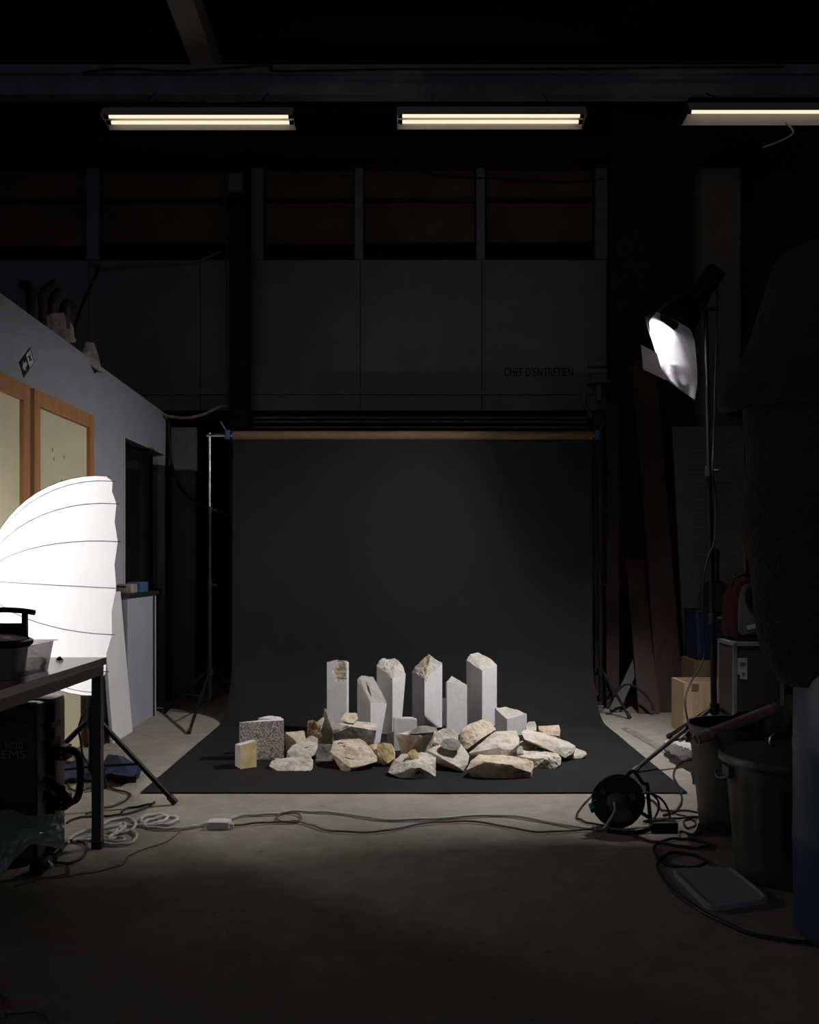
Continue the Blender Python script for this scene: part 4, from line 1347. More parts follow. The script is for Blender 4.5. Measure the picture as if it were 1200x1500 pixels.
# clear tub
tub = thing('storage_tub', 'clear plastic tub standing on the wooden table top', 'tub', (-1.5, 3.25, TZ0))
def ring(x0, x1, y0, y1, z, r=0.03, n=5):
    out = []
    for cx_, cy_, a0 in ((x1 - r, y1 - r, 0), (x0 + r, y1 - r, PI / 2), (x0 + r, y0 + r, PI), (x1 - r, y0 + r, 1.5 * PI)):
        for k in range(n + 1):
            a = a0 + PI / 2 * k / n
            out.append((cx_ + r * math.cos(a), cy_ + r * math.sin(a), z))
    return out
t0, t1, t2 = ring(-1.80, -1.285, 3.10, 3.42, TZ0 + .002), ring(-1.815, -1.27, 3.085, 3.435, TZ0 + .105), ring(-1.825, -1.255, 3.075, 3.445, TZ0 + .107)
n = len(t0)
tb = MB().add(t0 + t1, [(i, (i + 1) % n, n + (i + 1) % n, n + i) for i in range(n)] + [tuple(range(n))])
tb.build('tub_wall', 'clear_plastic', tub, True)
MB().add(t1 + t2, [(i, (i + 1) % n, n + (i + 1) % n, n + i) for i in range(n)]).build('rim', 'clear_plastic', tub)
# round pan with handle frame inside the tub
pn = thing('handled_pan', 'round cream-topped black pan with an upright black handle, resting in the clear tub', 'pan', (-1.452, 3.235, TZ0 + .006))
pc = (-1.452, 3.235, TZ0 + .006)
MB().lathe([(0.001, 0), (0.14, 0), (0.15, .085), (0.166, .10), (0.168, .112), (0.158, .118), (0.150, .113), (0.001, .11)], pc, (0, 0, 1), 40).build('pan', 'black', pn, True)
MB().lathe([(0.001, .1115), (0.148, .1145), (0.148, .119), (0.10, .129), (0.001, .135)], pc, (0, 0, 1), 40).build('pan_lid', 'cream', pn, True)
hy = 3.33
def hx(px): return (px - 600) / F * hy
def hz(py): return HC + (HOR - py) / F * hy
MB().cbox(hx(-40), hx(40), hy - .012, hy + .012, TZ0 + .115, hz(913), 0.004).build('handle_base', 'black', pn)
MB().cbox(hx(33), hx(40), hy - .010, hy + .010, hz(915), hz(893), 0.003).build('handle_post', 'black', pn)
MB().cbox(hx(-60), hx(-53), hy - .010, hy + .010, TZ0 + .115, hz(893), 0.003).build('handle_post', 'black', pn)
MB().tube(spline([(hx(-70), hy, hz(899)), (hx(-40), hy, hz(896)), (hx(0), hy, hz(893.5)), (hx(15), hy, hz(893.5)), (hx(35), hy, hz(895)), (hx(51), hy, hz(897.5))], 6), 0.0095, 10).build('grip', 'black', pn, True)
o = MB().tube(spline([G(60, 975, .772), G(64, 973, .772), G(66, 969, .785), G(63, 966, .79)], 5), 0.006, 8).build('metal_clasp', 'dark_metal')
tag(o, 'small bent metal clasp beside the clear tub on the table', 'clasp')
k0 = G(87, 968, TZ0)
o = blob([k0 + Vector((a, c_, h)) for a, c_, h in [(-.018, 0, .001), (.018, .002, .001), (0, -.010, .001), (.003, .010, .001), (-.012, -.006, .006), (-.006, .003, .015), (.004, 0, .017), (.012, -.004, .008), (-.014, .006, .005)]], 'dark_red', 'red_clip', 0.006, 0.001, 60, None, True)
tag(o, 'small dark red clip lying on the wooden table top', 'clip')

# rugged black case under the table
cs = thing('equipment_case', 'black ribbed hard equipment case standing under the table', 'case', (-1.68, 3.72, 0))
CY = 3.62
mat('case_black', (0.06, 0.06, 0.058), 0.36, 0, (0.045, 0.045, 0.044), 30)
MB().cbox(-1.99, -1.405, CY, CY + .10, 0.02, 0.615, 0.028).build('lid', 'case_black', cs, True)
MB().cbox(-1.995, -1.385, CY + .101, CY + .24, 0.012, 0.622, 0.026).build('body', 'case_black', cs, True)
MB().box(-1.992, -1.378, CY + .092, CY + .108, 0.03, 0.6).build('gasket_lip', 'black', cs)
for z in (0.10, 0.26, 0.45, 0.52):
    MB().cbox(-1.41, -1.374, CY + .05, CY + .15, z - .012, z + .012, 0.004).build('latch', 'black', cs)
for z in (0.07, 0.545):
    MB().box(-1.98, -1.43, CY - .006, CY + .002, z - .008, z + .008).build('rib', 'case_black', cs)
# side handle with its two hinge blocks
for z in (0.40, 0.205):
    hb = MB().cbox(-1.385, -1.345, CY + .12, CY + .19, z - .028, z + .028, 0.005).build('hinge_block', 'black', cs)
    for dz in (-.014, .006):
        MB().obox((-1.362, CY + .117, z + dz), (.009, .004, .008)).build('rivet', 'chrome', hb)
MB().tube(spline([(-1.345, CY + .155, .41), (-1.325, CY + .155, .405), (-1.305, CY + .155, .38), (-1.30, CY + .155, .33), (-1.302, CY + .155, .26), (-1.315, CY + .155, .215), (-1.345, CY + .155, .20)], 6), 0.0145, 10).build('side_handle', 'black', cs, True)
gr = MB().tube([P(68, 1141, CY + .04), P(90, 1158, CY)], 0.020, 12).build('tow_grip', 'black', cs, True)
MB().tube([P(84, 1153, CY + .012), P(98, 1168, CY - .015), P(105, 1177, CY - .03)], [0.015, .0155, .0145], 12).build('rubber_sleeve', 'black_rubber', gr, True)
MB().box(P(12, 0, CY).x, P(30, 0, CY).x, CY - .003, CY, P(0, 1058, CY).z, P(0, 1052, CY).z).build('strip_label', 'grey_plastic', cs)
text_mesh("TH 6020", 0.036, at_xz(P(-16, 0, CY).x, CY - .002, P(0, 1096.5, CY).z), 'case_print', 'lettering', cs, 0.001, 1.0)
text_mesh("EMS", 0.046, at_xz(P(1, 0, CY).x, CY - .002, P(0, 1111, CY).z), 'case_print', 'lettering', cs, 0.001, 1.22)

# flat bag of black film on the case
o = blob([P(a, c_, CY + .1 + d) for a, c_, d in [(-30, 1030, 0), (10, 1027, -.03), (28, 1030, -.02), (31, 1032, .02), (-30, 1033, 0), (25, 1032, .1), (-30, 1030, .1), (0, 1028, .1), (15, 1033, -.05)]], 'black', 'plastic_wrap', 0.02, 0.004, 30, None, False)
tag(o, 'crumpled black plastic wrap lying on the hard equipment case', 'plastic wrap')

# green film bag on the floor: a crumpled open bag
def film_bag():
    rows = []
    prof_ = [(-40, 1200, 3.42, .00), (0, 1188, 3.45, .0), (18, 1186, 3.46, 0), (45, 1196, 3.44, 0), (75, 1192, 3.44, 0), (94, 1196, 3.44, 0)]
    low = [(-40, 1330, 3.20), (-5, 1300, 3.24), (18, 1262, 3.28), (45, 1236, 3.30), (72, 1240, 3.30), (95, 1244, 3.30)]
    nu, nv = 44, 30
    for i in range(nv + 1):
        t = i / nv
        row = []
        for j in range(nu + 1):
            u = j / nu
            a = ipol(prof_, u)
            b_ = ipol(low, u)
            px = a[0] + (b_[0] - a[0]) * t
            py = a[1] + (b_[1] - a[1]) * t
            Y = a[2] + (b_[2] - a[2]) * t - 0.07 * math.sin(PI * t)
            f = 0.02 * noise.noise(Vector((u * 5 + t * 2, t * 4 - u * 2, 1))) + 0.013 * noise.ridged_multi_fractal(Vector((u * 7, t * 5, 3)), 0.9, 2.0, 3, 1.0, 2.0)
            p = P(px, py + 4 * noise.noise(Vector((u * 6, t * 4, 8))), Y - f)
            p.z = max(p.z, 0.006)
            row.append(p)
        rows.append(row)
    back = []
    for i in range(nv + 1):
        t = i / nv
        row = []
        for j in range(nu + 1):
            u = j / nu
            a = ipol(prof_, u)
            b_ = ipol(low, u)
            px = a[0] + (b_[0] - a[0]) * t
            py = a[1] + (b_[1] - a[1]) * t
            Y = 3.50 - 0.05 * t + 0.012 * noise.noise(Vector((u * 6, t * 5, 5)))
            p = P(px, py, Y)
            p.z = max(p.z, 0.006)
            row.append(p)
        back.append(row)
    o = MB().sheet(rows).sheet(back).build('plastic_bag', 'green_film', None, True)
    tag(o, 'crumpled dark green translucent plastic bag on the floor below the table', 'plastic bag')


film_bag()
pk = thing('cable_plug', 'round black cable plug lying in front of the green plastic bag', 'plug', G(54, 1275))
c0 = G(54, 1272, .03)
MB().tube([c0, c0 + Vector((.0, .05, 0))], 0.029, 18).build('plug_face', 'black', pk, True)
MB().tube([c0 + Vector((.0, .05, 0)), c0 + Vector((.005, .10, .004))], [0.027, .016], 14).build('plug_body', 'black_rubber', pk, True)
o = blob([G(a, c_, h) for a, c_, h in [(62, 1268, .004), (72, 1268, .004), (66, 1258, .03), (75, 1256, .035), (78, 1270, .004), (70, 1262, .045), (64, 1262, .03)]], 'white_film', 'paper_scrap', 0.012, 0.006, 30, None)
tag(o, 'small crumpled white paper scrap beside the round black plug', 'paper scrap')
for px in (60,):
    cs_ = thing('caster_wheel', 'black caster wheel half hidden behind the green plastic bag', 'wheel', G(58, 1246))
    cw = G(57, 1246, .035)
    MB().lathe([(0.008, -.012), (0.034, -.012), (0.038, -.006), (0.038, .006), (0.034, .012), (0.008, .012)], cw, (1, 0.2, 0), 20, True).build('tyre', 'black_rubber', cs_, True)
    MB().tube([cw + Vector((-.016, 0, 0)), cw + Vector((.016, 0, 0))], 0.009, 8).build('axle', 'steel', cs_)
    MB().obox(cw + Vector((0.0, 0.0, .045)), (.04, .05, .008)).build('fork', 'black', cs_)

# ------------------------------------------------------------------ cloth, black bag behind the umbrella stand
def floor_cloth(name, corners, m, label, cat, h=0.012, seed=1, amp=0.02):
    rows = []
    nu = nv = 22
    A, B, C, D = [G(*c_) for c_ in corners]
    for i in range(nv + 1):
        t = i / nv
        row = []
        for j in range(nu + 1):
            u = j / nu
            p = (A * (1 - u) + B * u) * (1 - t) + (D * (1 - u) + C * u) * t
            p = p + Vector((0.02 * noise.noise(Vector((u * 4, t * 4, seed))), 0.03 * noise.noise(Vector((u * 4, t * 4, seed + 5))), 0))
            e = max(0.0, noise.fractal(Vector((u * 3.5 + seed, t * 3.5, 2)), .8, 2, 3)) * amp + h
            p.z = e
            row.append(p)
        rows.append(row)
    o = MB().sheet(rows, 0.008).build(name, m, None, True)
    return tag(o, label, cat)


floor_cloth('blue_cloth', [(86, 1126), (150, 1118), (138, 1146), (84, 1150)], 'blue_cloth', 'folded dark blue cloth on the floor below the umbrella stand', 'cloth')
o = blob([G(a, c_, h) for a, c_, h in [(146, 1138, .005), (200, 1142, .005), (206, 1130, .005), (160, 1118, .005), (150, 1116, .08), (158, 1104, .13), (172, 1108, .14), (192, 1112, .10), (204, 1124, .06), (196, 1138, .05), (150, 1134, .07)]], 'blue_cloth', 'black_bag', 0.022, 0.016, 12, None, True, 4)
tag(o, 'slumped dark bag on the floor behind the umbrella stand', 'bag')
sp_ = [G(95, 1113), G(102, 1106), G(112, 1107), G(118, 1113), G(108, 1120), G(97, 1119)]
o = MB().tube(spline([p + Vector((0, 0, .012)) for p in sp_], 6, True) , 0.011, 8, False).build('cable_coil', 'black_rubber', None, True)
tag(o, 'small black cable coil at the foot of the yellow door', 'cable')
pp = [G(170, 1150), G(196, 1146), G(212, 1143)]
o = MB().obox((G(184, 1146) + Vector((0, 0, .02))), (.10, .06, .04), Matrix.Rotation(0.4, 3, 'Z')).build('sandbag_strap', 'black', None)
tag(o, 'black buckle block lying beside the slumped dark bag', 'buckle')

# ------------------------------------------------------------------ cables on the floor
def cable(name, pts, r, m, label, cat='cable', lift=0.0, k=8, extra=()):
    V = [G(a, c_) for a, c_ in pts]
    sp = spline(V, k)
    for i, p in enumerate(sp):
        p.z = r + 0.001 + lift + 0.003 * (0.5 + 0.5 * math.sin(i * 0.6 + len(pts)))
    sp = list(extra) + sp
    o = MB().tube(sp, r, 7).build(name, m, None, True)
    return tag(o, label, cat)


z7 = lambda L: [(40 + .2 * a, 1080 + .2 * c_) for a, c_ in L]
wc = z7([(290, 795), (330, 745), (420, 698), (520, 690), (640, 665), (705, 645), (715, 672), (670, 710), (610, 738), (560, 742), (540, 700), (560, 645), (660, 612), (755, 612), (795, 650), (760, 692), (680, 715), (600, 705),
         (660, 690), (745, 695), (802, 730), (780, 775), (700, 800), (600, 800), (545, 785), (480, 760), (420, 770), (340, 775), (420, 752), (520, 755), (620, 778), (700, 776), (712, 760), (660, 750), (600, 762), (640, 720), (690, 668), (780, 660), (860, 655), (960, 640), (1022, 610), (1020, 588), (955, 580), (870, 592), (828, 615), (850, 645),
         (890, 620), (990, 597), (1080, 595), (1102, 615), (1050, 645), (960, 657), (860, 660), (900, 676), (1000, 686), (1100, 684), (1200, 672)])
cable('white_cable', wc + [(295, 1211), (308, 1209)], 0.0068, 'white_cable', 'tangled white mains cable heaped at the foot of the table leg')
ad = thing('power_adapter', 'small white rectangular power adapter on the concrete floor', 'adapter', G(322, 1217))
c0 = G(322, 1213)
MB().cbox(c0.x - .05, c0.x + .045, c0.y - .035, c0.y + .035, 0.0, .034, .006).build('case', 'white_plastic', ad, True)
MB().tube([(c0.x + .045, c0.y - .01, .016), (c0.x + .062, c0.y - .01, .014)], 0.008, 10).build('strain_relief', 'white_plastic', ad, True)
cable('white_cable', [(336, 1203), (350, 1198), (375, 1196), (405, 1195), (430, 1191), (470, 1192), (500, 1194), (560, 1203), (620, 1203), (680, 1199), (740, 1197), (800, 1206), (850, 1215), (872, 1215)], 0.0062, 'white_cable', 'long white cable snaking from the white adapter to the cable reel',
      extra=[])
cable('thin_cable', [(343, 1212), (370, 1209), (400, 1207), (432, 1207), (442, 1202), (436, 1195), (418, 1193), (406, 1199), (412, 1206), (435, 1206), (455, 1211), (480, 1219), (520, 1222), (565, 1220), (610, 1211), (660, 1206), (710, 1208), (760, 1218), (800, 1222), (845, 1219), (868, 1218)], 0.0045, 'copper_cable', 'thin brown cable lying alongside the long white cable', 'cable', 0.002)
cable('thin_wire', [(20, 1300), (60, 1290), (110, 1284), (150, 1277), (180, 1268), (188, 1256), (205, 1248), (245, 1234), (258, 1224), (270, 1214)], 0.0022, 'copper_cable', 'thin loose wire trailing in front of the tangled white cable', 'wire')
cable('black_cable', z7([(290, 640), (340, 610), (420, 595), (500, 588), (620, 585), (720, 572), (840, 540), (930, 490), (900, 500), (800, 520), (720, 535), (690, 565)]), 0.005, 'black_rubber', 'black cable with a narrow loop behind the table leg')
cable('black_cable', z7([(300, 330), (310, 380), (370, 408), (450, 385), (560, 366), (640, 390), (740, 420), (755, 440), (700, 485), (620, 515), (520, 540), (430, 575)]), 0.005, 'black_rubber', 'black cable curving out from under the dark blue cloth')
cable('black_cable', z7([(210, 905), (250, 840), (300, 780), (360, 775), (430, 800), (425, 860), (370, 915), (280, 940), (180, 930), (100, 905)]), 0.006, 'black_rubber', 'black cable running from the round plug to the tangled white cable')
cable('black_cable', [(-10, 1296), (20, 1291), (60, 1288), (95, 1283), (101, 1278), (98, 1270)], 0.003, 'copper_cable', 'thin brown cable on the floor below the green plastic bag')
o = cable('tan_rope', [(-30, 1492), (0, 1488), (25, 1486), (50, 1484), (68, 1490), (78, 1504)], 0.006, 'sculpt_pale', 'pale rope loop on the open floor in front of the table')
cable('black_cable', [(0, 1462), (6, 1470), (9, 1482), (4, 1494)], 0.006, 'copper_cable', 'short brown cable curve beside the pale rope loop')

# right: tangle of black cables and the reel
z8 = lambda L: [(840 + a / 6, 1120 + c_ / 6) for a, c_ in L]
cable('black_cable', z8([(180, 265), (120, 330), (60, 400), (30, 470), (70, 500), (150, 530), (250, 545), (300, 560)]), 0.0045, 'black_rubber', 'black cable looping out left of the cable reel')
cable('black_cable', z8([(480, 610), (560, 650), (680, 690), (850, 720), (1000, 745), (1120, 750), (1180, 725), (1120, 690), (1000, 672), (880, 670), (760, 700), (705, 760), (730, 830)]) + [(965, 1262), (985, 1272), (1015, 1274), (1035, 1266), (1018, 1256), (990, 1252), (972, 1258), (963, 1272), (972, 1292), (1000, 1320), (1040, 1345), (1090, 1368), (1140, 1380), (1215, 1386)], 0.0062, 'black_rubber', 'long black cable looping in front of the bins and around the clear lid')
cable('black_cable', z8([(600, 300), (700, 330), (760, 390), (800, 420), (950, 418), (1110, 435)]), 0.005, 'black_rubber', 'black cable leading straight from the reel to the open bin')
cable('black_cable', z8([(620, 520), (740, 500), (860, 498), (990, 488), (1115, 480)]), 0.0055, 'black_rubber', 'thick black cable between the reel stand and the open bin', lift=.004)
cable('black_cable', z8([(900, 445), (980, 465), (1060, 500), (1075, 540), (1020, 570), (980, 545), (975, 505), (1020, 490), (1090, 470)]), 0.004, 'black_rubber', 'thin black cable curled at the foot of the open bin')
cable('black_cable', z8([(930, 600), (990, 610), (1040, 635), (1090, 620), (1130, 600)]), 0.004, 'black_rubber', 'short black cable from the extension block to the open bin')
# upright loops standing behind the reel handle
Yl = 4.12
lp = [P(840 + a / 6, 1120 + c_ / 6, Yl + d) for a, c_, d in [(560, 270, 0), (620, 248, .01), (700, 260, .02), (780, 310, .02), (830, 390, .02), (850, 470, 0), (835, 540, -.03)]]
o = MB().tube(spline(lp, 8), 0.0048, 7).build('black_cable', 'black_rubber', None, True)
tag(o, 'black cable arching in the air behind the reel handle', 'cable')
lp = [P(840 + a / 6, 1120 + c_ / 6, Yl + .05 + d) for a, c_, d in [(690, 260, 0), (740, 310, 0), (752, 370, 0), (735, 430, 0), (700, 480, -.02), (640, 505, -.05)]]
o = MB().tube(spline(lp, 8), 0.0048, 7).build('black_cable', 'black_rubber', None, True)
tag(o, 'second shorter cable arch close behind the reel handle', 'cable')

RC = P(906, 1180, 4.12)
RC.z = max(RC.z, 0.122)
ra = Vector((-0.34, -0.93, 0.10)).normalized()
reel = thing('cable_reel', 'black drum cable reel with a tubular stand on the concrete floor', 'cable reel', (RC.x, RC.y + .03, 0))
RR = 0.108
for k, off in enumerate((0.045, -0.045)):
    MB().lathe([(0.045, -.004), (RR - .01, -.006), (RR, -.003), (RR, .003), (RR - .01, .006), (0.045, .004)], RC + ra * off, ra, 40, True).build('flange', 'black', reel, True)
MB().lathe([(0.078, -.04), (0.084, 0), (0.078, .04)], RC, ra, 32).build('wound_cable', 'black_rubber', reel, True)
MB().lathe([(0.001, .052), (0.035, .052), (0.046, .045), (0.046, -.05), (0.001, -.05)], RC, ra, 28).build('hub', 'grey_plastic', reel, True)
# pale crescent plate on the lower right of the near flange
uu = Vector((1, 0, 0)) - ra * ra.x
uu.normalize()
vv = ra.cross(uu).normalized()
if vv.z < 0:
    vv = -vv
cen = RC + ra * 0.0525
pl = [cen + uu * (.022 + .042 * math.cos(a)) * 1.0 + vv * (-.05 + .032 * math.sin(a)) for a in [2 * PI * k / 20 for k in range(20)]]
MB().poly(pl, ra * 0.002).build('socket_plate', 'print_grey', reel)
for k in range(3):
    a = 0.4 + k * 2.1
    MB().lathe([(0.001, 0), (0.015, 0), (0.015, .004), (0.001, .005)], cen + uu * .07 * math.cos(a) + vv * .07 * math.sin(a) - ra * 0.003, ra, 14).build('socket', 'grey_plastic', reel)
# frame: handle arch, upright and feet
hA = RC + uu * 0.05 + vv * 0.125 - ra * 0.055
hB = P(948, 1150, 4.17)
hC = P(954, 1212, 4.17)
MB().tube(spline([RC + uu * 0.03 + vv * 0.10 - ra * 0.06, RC + uu * 0.06 + vv * 0.122 - ra * .055, hB + Vector((-.02, 0, .01)), hB, hB + (hC - hB) * .5, Vector((hC.x, hC.y, .012))], 6), 0.0085, 10).build('frame_tube', 'black', reel, True)
MB().tube([RC - ra * 0.055, Vector((hC.x, hC.y, .03))], 0.008, 8).build('frame_tube', 'black', reel, True)
MB().tube(spline([Vector((RC.x - .06, RC.y - .06, .009)), Vector((RC.x + .04, RC.y - .09, .009)), Vector((hC.x, hC.y - .04, .009)), Vector((hC.x + .02, hC.y + .05, .009))], 6), 0.008, 8).build('foot_tube', 'black', reel, True)
wl = spline([RC + ra * .056 + uu * -.01, RC + ra * .075 + uu * -.005 + vv * -.03, RC + ra * .07 + uu * -.03 + vv * -.075, G(885, 1213, .012), G(872, 1215, .008)], 8)
MB().tube(wl, 0.006, 8).build('lead', 'white_cable', reel, True)
p0 = P(868, 1177, 4.05)
pg = thing('turquoise_plug', 'turquoise and black mains plug hanging off the left of the reel', 'plug', P(867, 1190, 4.05))
MB().tube([P(865, 1177, 4.05), P(868, 1185, 4.04)], [0.0095, 0.0105], 12).build('plug_body', 'turquoise', pg, True)
MB().tube([P(868, 1185, 4.04), P(870, 1190, 4.035)], 0.010, 12).build('plug_tip', 'black', pg, True)
MB().tube(spline([P(867, 1177, 4.05), P(871, 1174, 4.06), P(880, 1173, 4.08)], 5), 0.005, 8).build('plug_lead', 'black_rubber', pg, True)
eb = thing('extension_block', 'black extension socket block on the floor beside the reel', 'socket block', G(972, 1220))
c0 = G(972, 1216)
MB().cbox(c0.x - .055, c0.x + .055, c0.y - .04, c0.y + .04, 0.0, .042, .008).build('housing', 'black', eb, True)
for k in (-1, 0, 1):
    MB().lathe([(0.001, .001), (0.015, .001), (0.015, .003), (0.012, .003), (0.012, .0015)], (c0.x + .034 * k, c0.y, .042), (0, 0, 1), 16).build('socket', 'black_rubber', eb)

# ================================================================== RIGHT FOREGROUND: bins, drum, lid
def bin_body(c, rb, rt, h, root, m='galvanised', ribs=True):
    n = 72
    rows = []
    for i in range(19):
        t = i / 18
        row = []
        for j in range(n + 1):
            a = 2 * PI * j / n
            r = rb + (rt - rb) * t
            if ribs and 0.14 < t < 0.78:
                r += 0.004 * (1 if (j % 4) < 2 else -0.2)
            if abs(t - 0.10) < 0.03 or abs(t - 0.84) < 0.03:
                r += 0.005
            row.append((c[0] + r * math.cos(a), c[1] + r * math.sin(a), 0.006 + (h - .006) * t))
        rows.append(row)
    MB().sheet(rows, 0.0015).build('bin_wall', m, root, True)
    MB().lathe([(0.001, .012), (rb - .002, .012), (rb - .002, .006), (0.001, .006)], (c[0], c[1], 0), (0, 0, 1), 36).build('bin_base', m, root)
    MB().lathe([(rt - .004, h - .006), (rt + .006, h - .006), (rt + .006, h + .004), (rt - .004, h + .004)], (c[0], c[1], 0), (0, 0, 1), 48, True).build('rolled_rim', m, root, True)


def bail(c, ang, z, root, r, m='steel'):
    d = Vector((math.cos(ang), math.sin(ang), 0))
    t = Vector((-d.y, d.x, 0))
    p = Vector((c[0], c[1], z)) + d * r
    MB().obox(p + d * .004, (.02, .07, .04), Matrix.Rotation(ang, 3, 'Z')).build('handle_lug', 'galvanised', root)
    MB().tube(spline([p + t * .045 + d * .008, p + t * .05 + d * .03 + Vector((0, 0, -.012)), p + d * .042 + Vector((0, 0, -.022)), p - t * .05 + d * .03 + Vector((0, 0, -.012)), p - t * .045 + d * .008], 6), 0.004, 8).build('side_handle', m, root, True)


bc = (1.445, 4.16)
b1 = thing('open_bin', 'open galvanised metal bin with a cardboard tube sticking out', 'bin', (bc[0], bc[1], 0))
bin_body(bc, 0.175, 0.222, 0.445, b1, ribs=False)
bail(bc, PI * 0.9, 0.38, b1, 0.218)
# black liner folded in the open bin
rows = []
for i in range(9):
    t = i / 8
    row = []
    for j in range(49):
        a = 2 * PI * j / 48
        r = 0.205 - 0.01 * math.sin(7 * a) * t - 0.03 * (1 - t)
        up = 0.09 * max(0, math.cos(a - 0.35)) ** 2 * t
        row.append((bc[0] + r * math.cos(a), bc[1] + r * math.sin(a), 0.18 + 0.25 * t + up + 0.008 * math.sin(11 * a)))
    rows.append(row)
o = MB().sheet(rows).build('bin_liner', 'black', None, True)
tag(o, 'black plastic liner bunched inside the open metal bin', 'bin liner')
tb = thing('cardboard_tube', 'worn pale cardboard tube poking diagonally out of the open bin', 'tube', P(1036, 1072, 4.05))
q0, q1 = P(1020, 1083, 4.02), P(1137, 1037.5, 4.10)
mat('tube_pale', (0.55, 0.42, 0.36), 0.8, 0, (0.40, 0.29, 0.24), 16)
d_ = (q1 - q0).normalized()
MB().lathe([(0.021, 0), (0.0245, 0), (0.0245, (q1 - q0).length), (0.019, (q1 - q0).length), (0.019, (q1 - q0).length - .03), (0.001, (q1 - q0).length - .03)], q0, d_, 22).build('tube_wall', 'tube_pale', tb, True)
MB().lathe([(0.0247, -.012), (0.0262, -.012), (0.0262, .012), (0.0247, .012)], q1 - d_ * 0.012, d_, 22, True).build('tape_band', 'sculpt_pale', tb, True)

bc = (1.385, 3.5)
b2 = thing('lidded_bin', 'ribbed galvanised metal dustbin closed with a round lid', 'bin', (bc[0], bc[1], 0))
bin_body(bc, 0.180, 0.215, 0.445, b2)
mat('lid_metal', (0.105, 0.105, 0.105), 0.5, 0.5, (0.08, 0.08, 0.08), 14)
ld = MB().lathe([(0.001, .484), (0.08, .480), (0.15, .470), (0.20, .458), (0.236, .452), (0.242, .444), (0.242, .424), (0.236, .424), (0.234, .442), (0.001, .470)], (bc[0], bc[1], 0), (0, 0, 1), 56).build('lid', 'lid_metal', b2, True)
MB().tube(spline([(bc[0] - .065, bc[1] - .0, .476), (bc[0] - .06, bc[1] - .0, .51), (bc[0] - .03, bc[1], .532), (bc[0] + .03, bc[1], .532), (bc[0] + .06, bc[1], .51), (bc[0] + .065, bc[1], .476)], 6), 0.005, 8).build('lid_handle', 'steel', ld, True)
for x in (-.065, .065):
    MB().obox((bc[0] + x, bc[1], .481), (.03, .03, .008)).build('handle_foot', 'galvanised', ld)
bail(bc, PI * 1.0, 0.385, b2, 0.214)

dc = (0.315 + .3986 * 2.9, 2.9)
dr_ = thing('blue_drum', 'dark blue plastic drum at the right edge in front of the dustbin', 'drum', (dc[0], dc[1], 0))
MB().lathe([(0.001, 0.002), (0.265, 0.002), (0.283, .02), (0.287, .28), (0.289, .295), (0.289, .315), (0.287, .33), (0.287, .56), (0.289, .575), (0.289, .595), (0.287, .61), (0.284, .80), (0.272, .83), (0.001, .83)], (dc[0], dc[1], 0), (0, 0, 1), 56).build('drum_body', 'drum_blue', dr_, True)
MB().lathe([(0.268, .835), (0.286, .835), (0.286, .86), (0.268, .86)], (dc[0], dc[1], 0), (0, 0, 1), 48, True).build('lid_ring', 'black', dr_, True)

# dark fleece hung over a post on the drum
fl = thing('fleece_blanket', 'heavy dark fleece blanket hung over a tall post above the blue drum', 'blanket', (dc[0] + .05, dc[1] + .05, .86))
FY = 2.95
AXX = 1.62
def fleece(prof_, name, seed, n=96, flare=None):
    rows = []
    for (px, py) in prof_:
        p = P(px, py, FY)
        rad = AXX - p.x
        row = []
        for j in range(n + 1):
            a = 2 * PI * j / n
            q = noise.noise(Vector((math.cos(a) * 2.2, math.sin(a) * 2.2, p.z * 0.8 + seed)))
            w_ = abs(math.cos(a)) if math.cos(a) < 0 else 0.8 * abs(math.cos(a)) + 0.2
            r = rad * (0.45 + 0.55 * max(0, -math.cos(a)) ** 1.0) if math.cos(a) < 0 else rad * 0.5
            r += 0.03 * q * (1 - max(0, -math.cos(a)) ** 6)
            row.append((AXX + r * math.cos(a), FY + min(0.33, r * 0.9) * math.sin(a) * 0.9, p.z + 0.012 * noise.noise(Vector((math.cos(a) * 3, math.sin(a) * 3, seed)))))
        rows.append(row)
    return MB().sheet(rows, 0.010).build(name, 'fleece', fl, True)


def dens(pts, k=4):
    return [(v.x, v.y) for v in spline([(a, c_, 0) for a, c_ in pts], k)]


fleece(dens([(1190, 366), (1150, 376), (1128, 430), (1105, 500), (1080, 553), (1058, 588), (1064, 602)], 4), 'upper_layer', 1)
fleece(dens([(1096, 560), (1096, 620), (1101, 660), (1098, 720), (1092, 760), (1094, 790), (1106, 830), (1112, 890), (1120, 945), (1135, 975), (1150, 1000)], 3), 'lower_layer', 5)
MB().tube([(AXX + .06, FY, .86), (AXX + .06, FY, 2.10)], 0.02, 10).build('post', 'black', fl)

# clear lid on the floor
ld = thing('clear_lid', 'frosted clear plastic tray lid on the floor in front of the bins', 'lid', (1.08, 3.33, 0))
cs4 = [G(982, 1280), G(1072, 1277), G(1130, 1325), G(1039, 1338)]
cen = sum(cs4, Vector()) / 4
def inset(f, z): return [Vector(((cen + (p - cen) * f).x, (cen + (p - cen) * f).y, z)) for p in cs4]
def rounded(q, r=0.14, n=4):
    out = []
    for i in range(4):
        p0, p1, p2 = q[i - 1], q[i], q[(i + 1) % 4]
        a, b_ = p1 + (p0 - p1) * r, p1 + (p2 - p1) * r
        for k in range(n + 1):
            t = k / n
            out.append(a * (1 - t) ** 2 + p1 * 2 * t * (1 - t) + b_ * t * t)
    return out
rs_ = [rounded(inset(1.0, .004)), rounded(inset(1.0, .020)), rounded(inset(.93, .022)), rounded(inset(.88, .014))]
n = len(rs_[0])
vs = [p for r_ in rs_ for p in r_]
fs = [(i * n + j, i * n + (j + 1) % n, (i + 1) * n + (j + 1) % n, (i + 1) * n + j) for i in range(3) for j in range(n)]
MB().add(vs, fs).build('lid_rim', 'frosted_lid', ld, True)
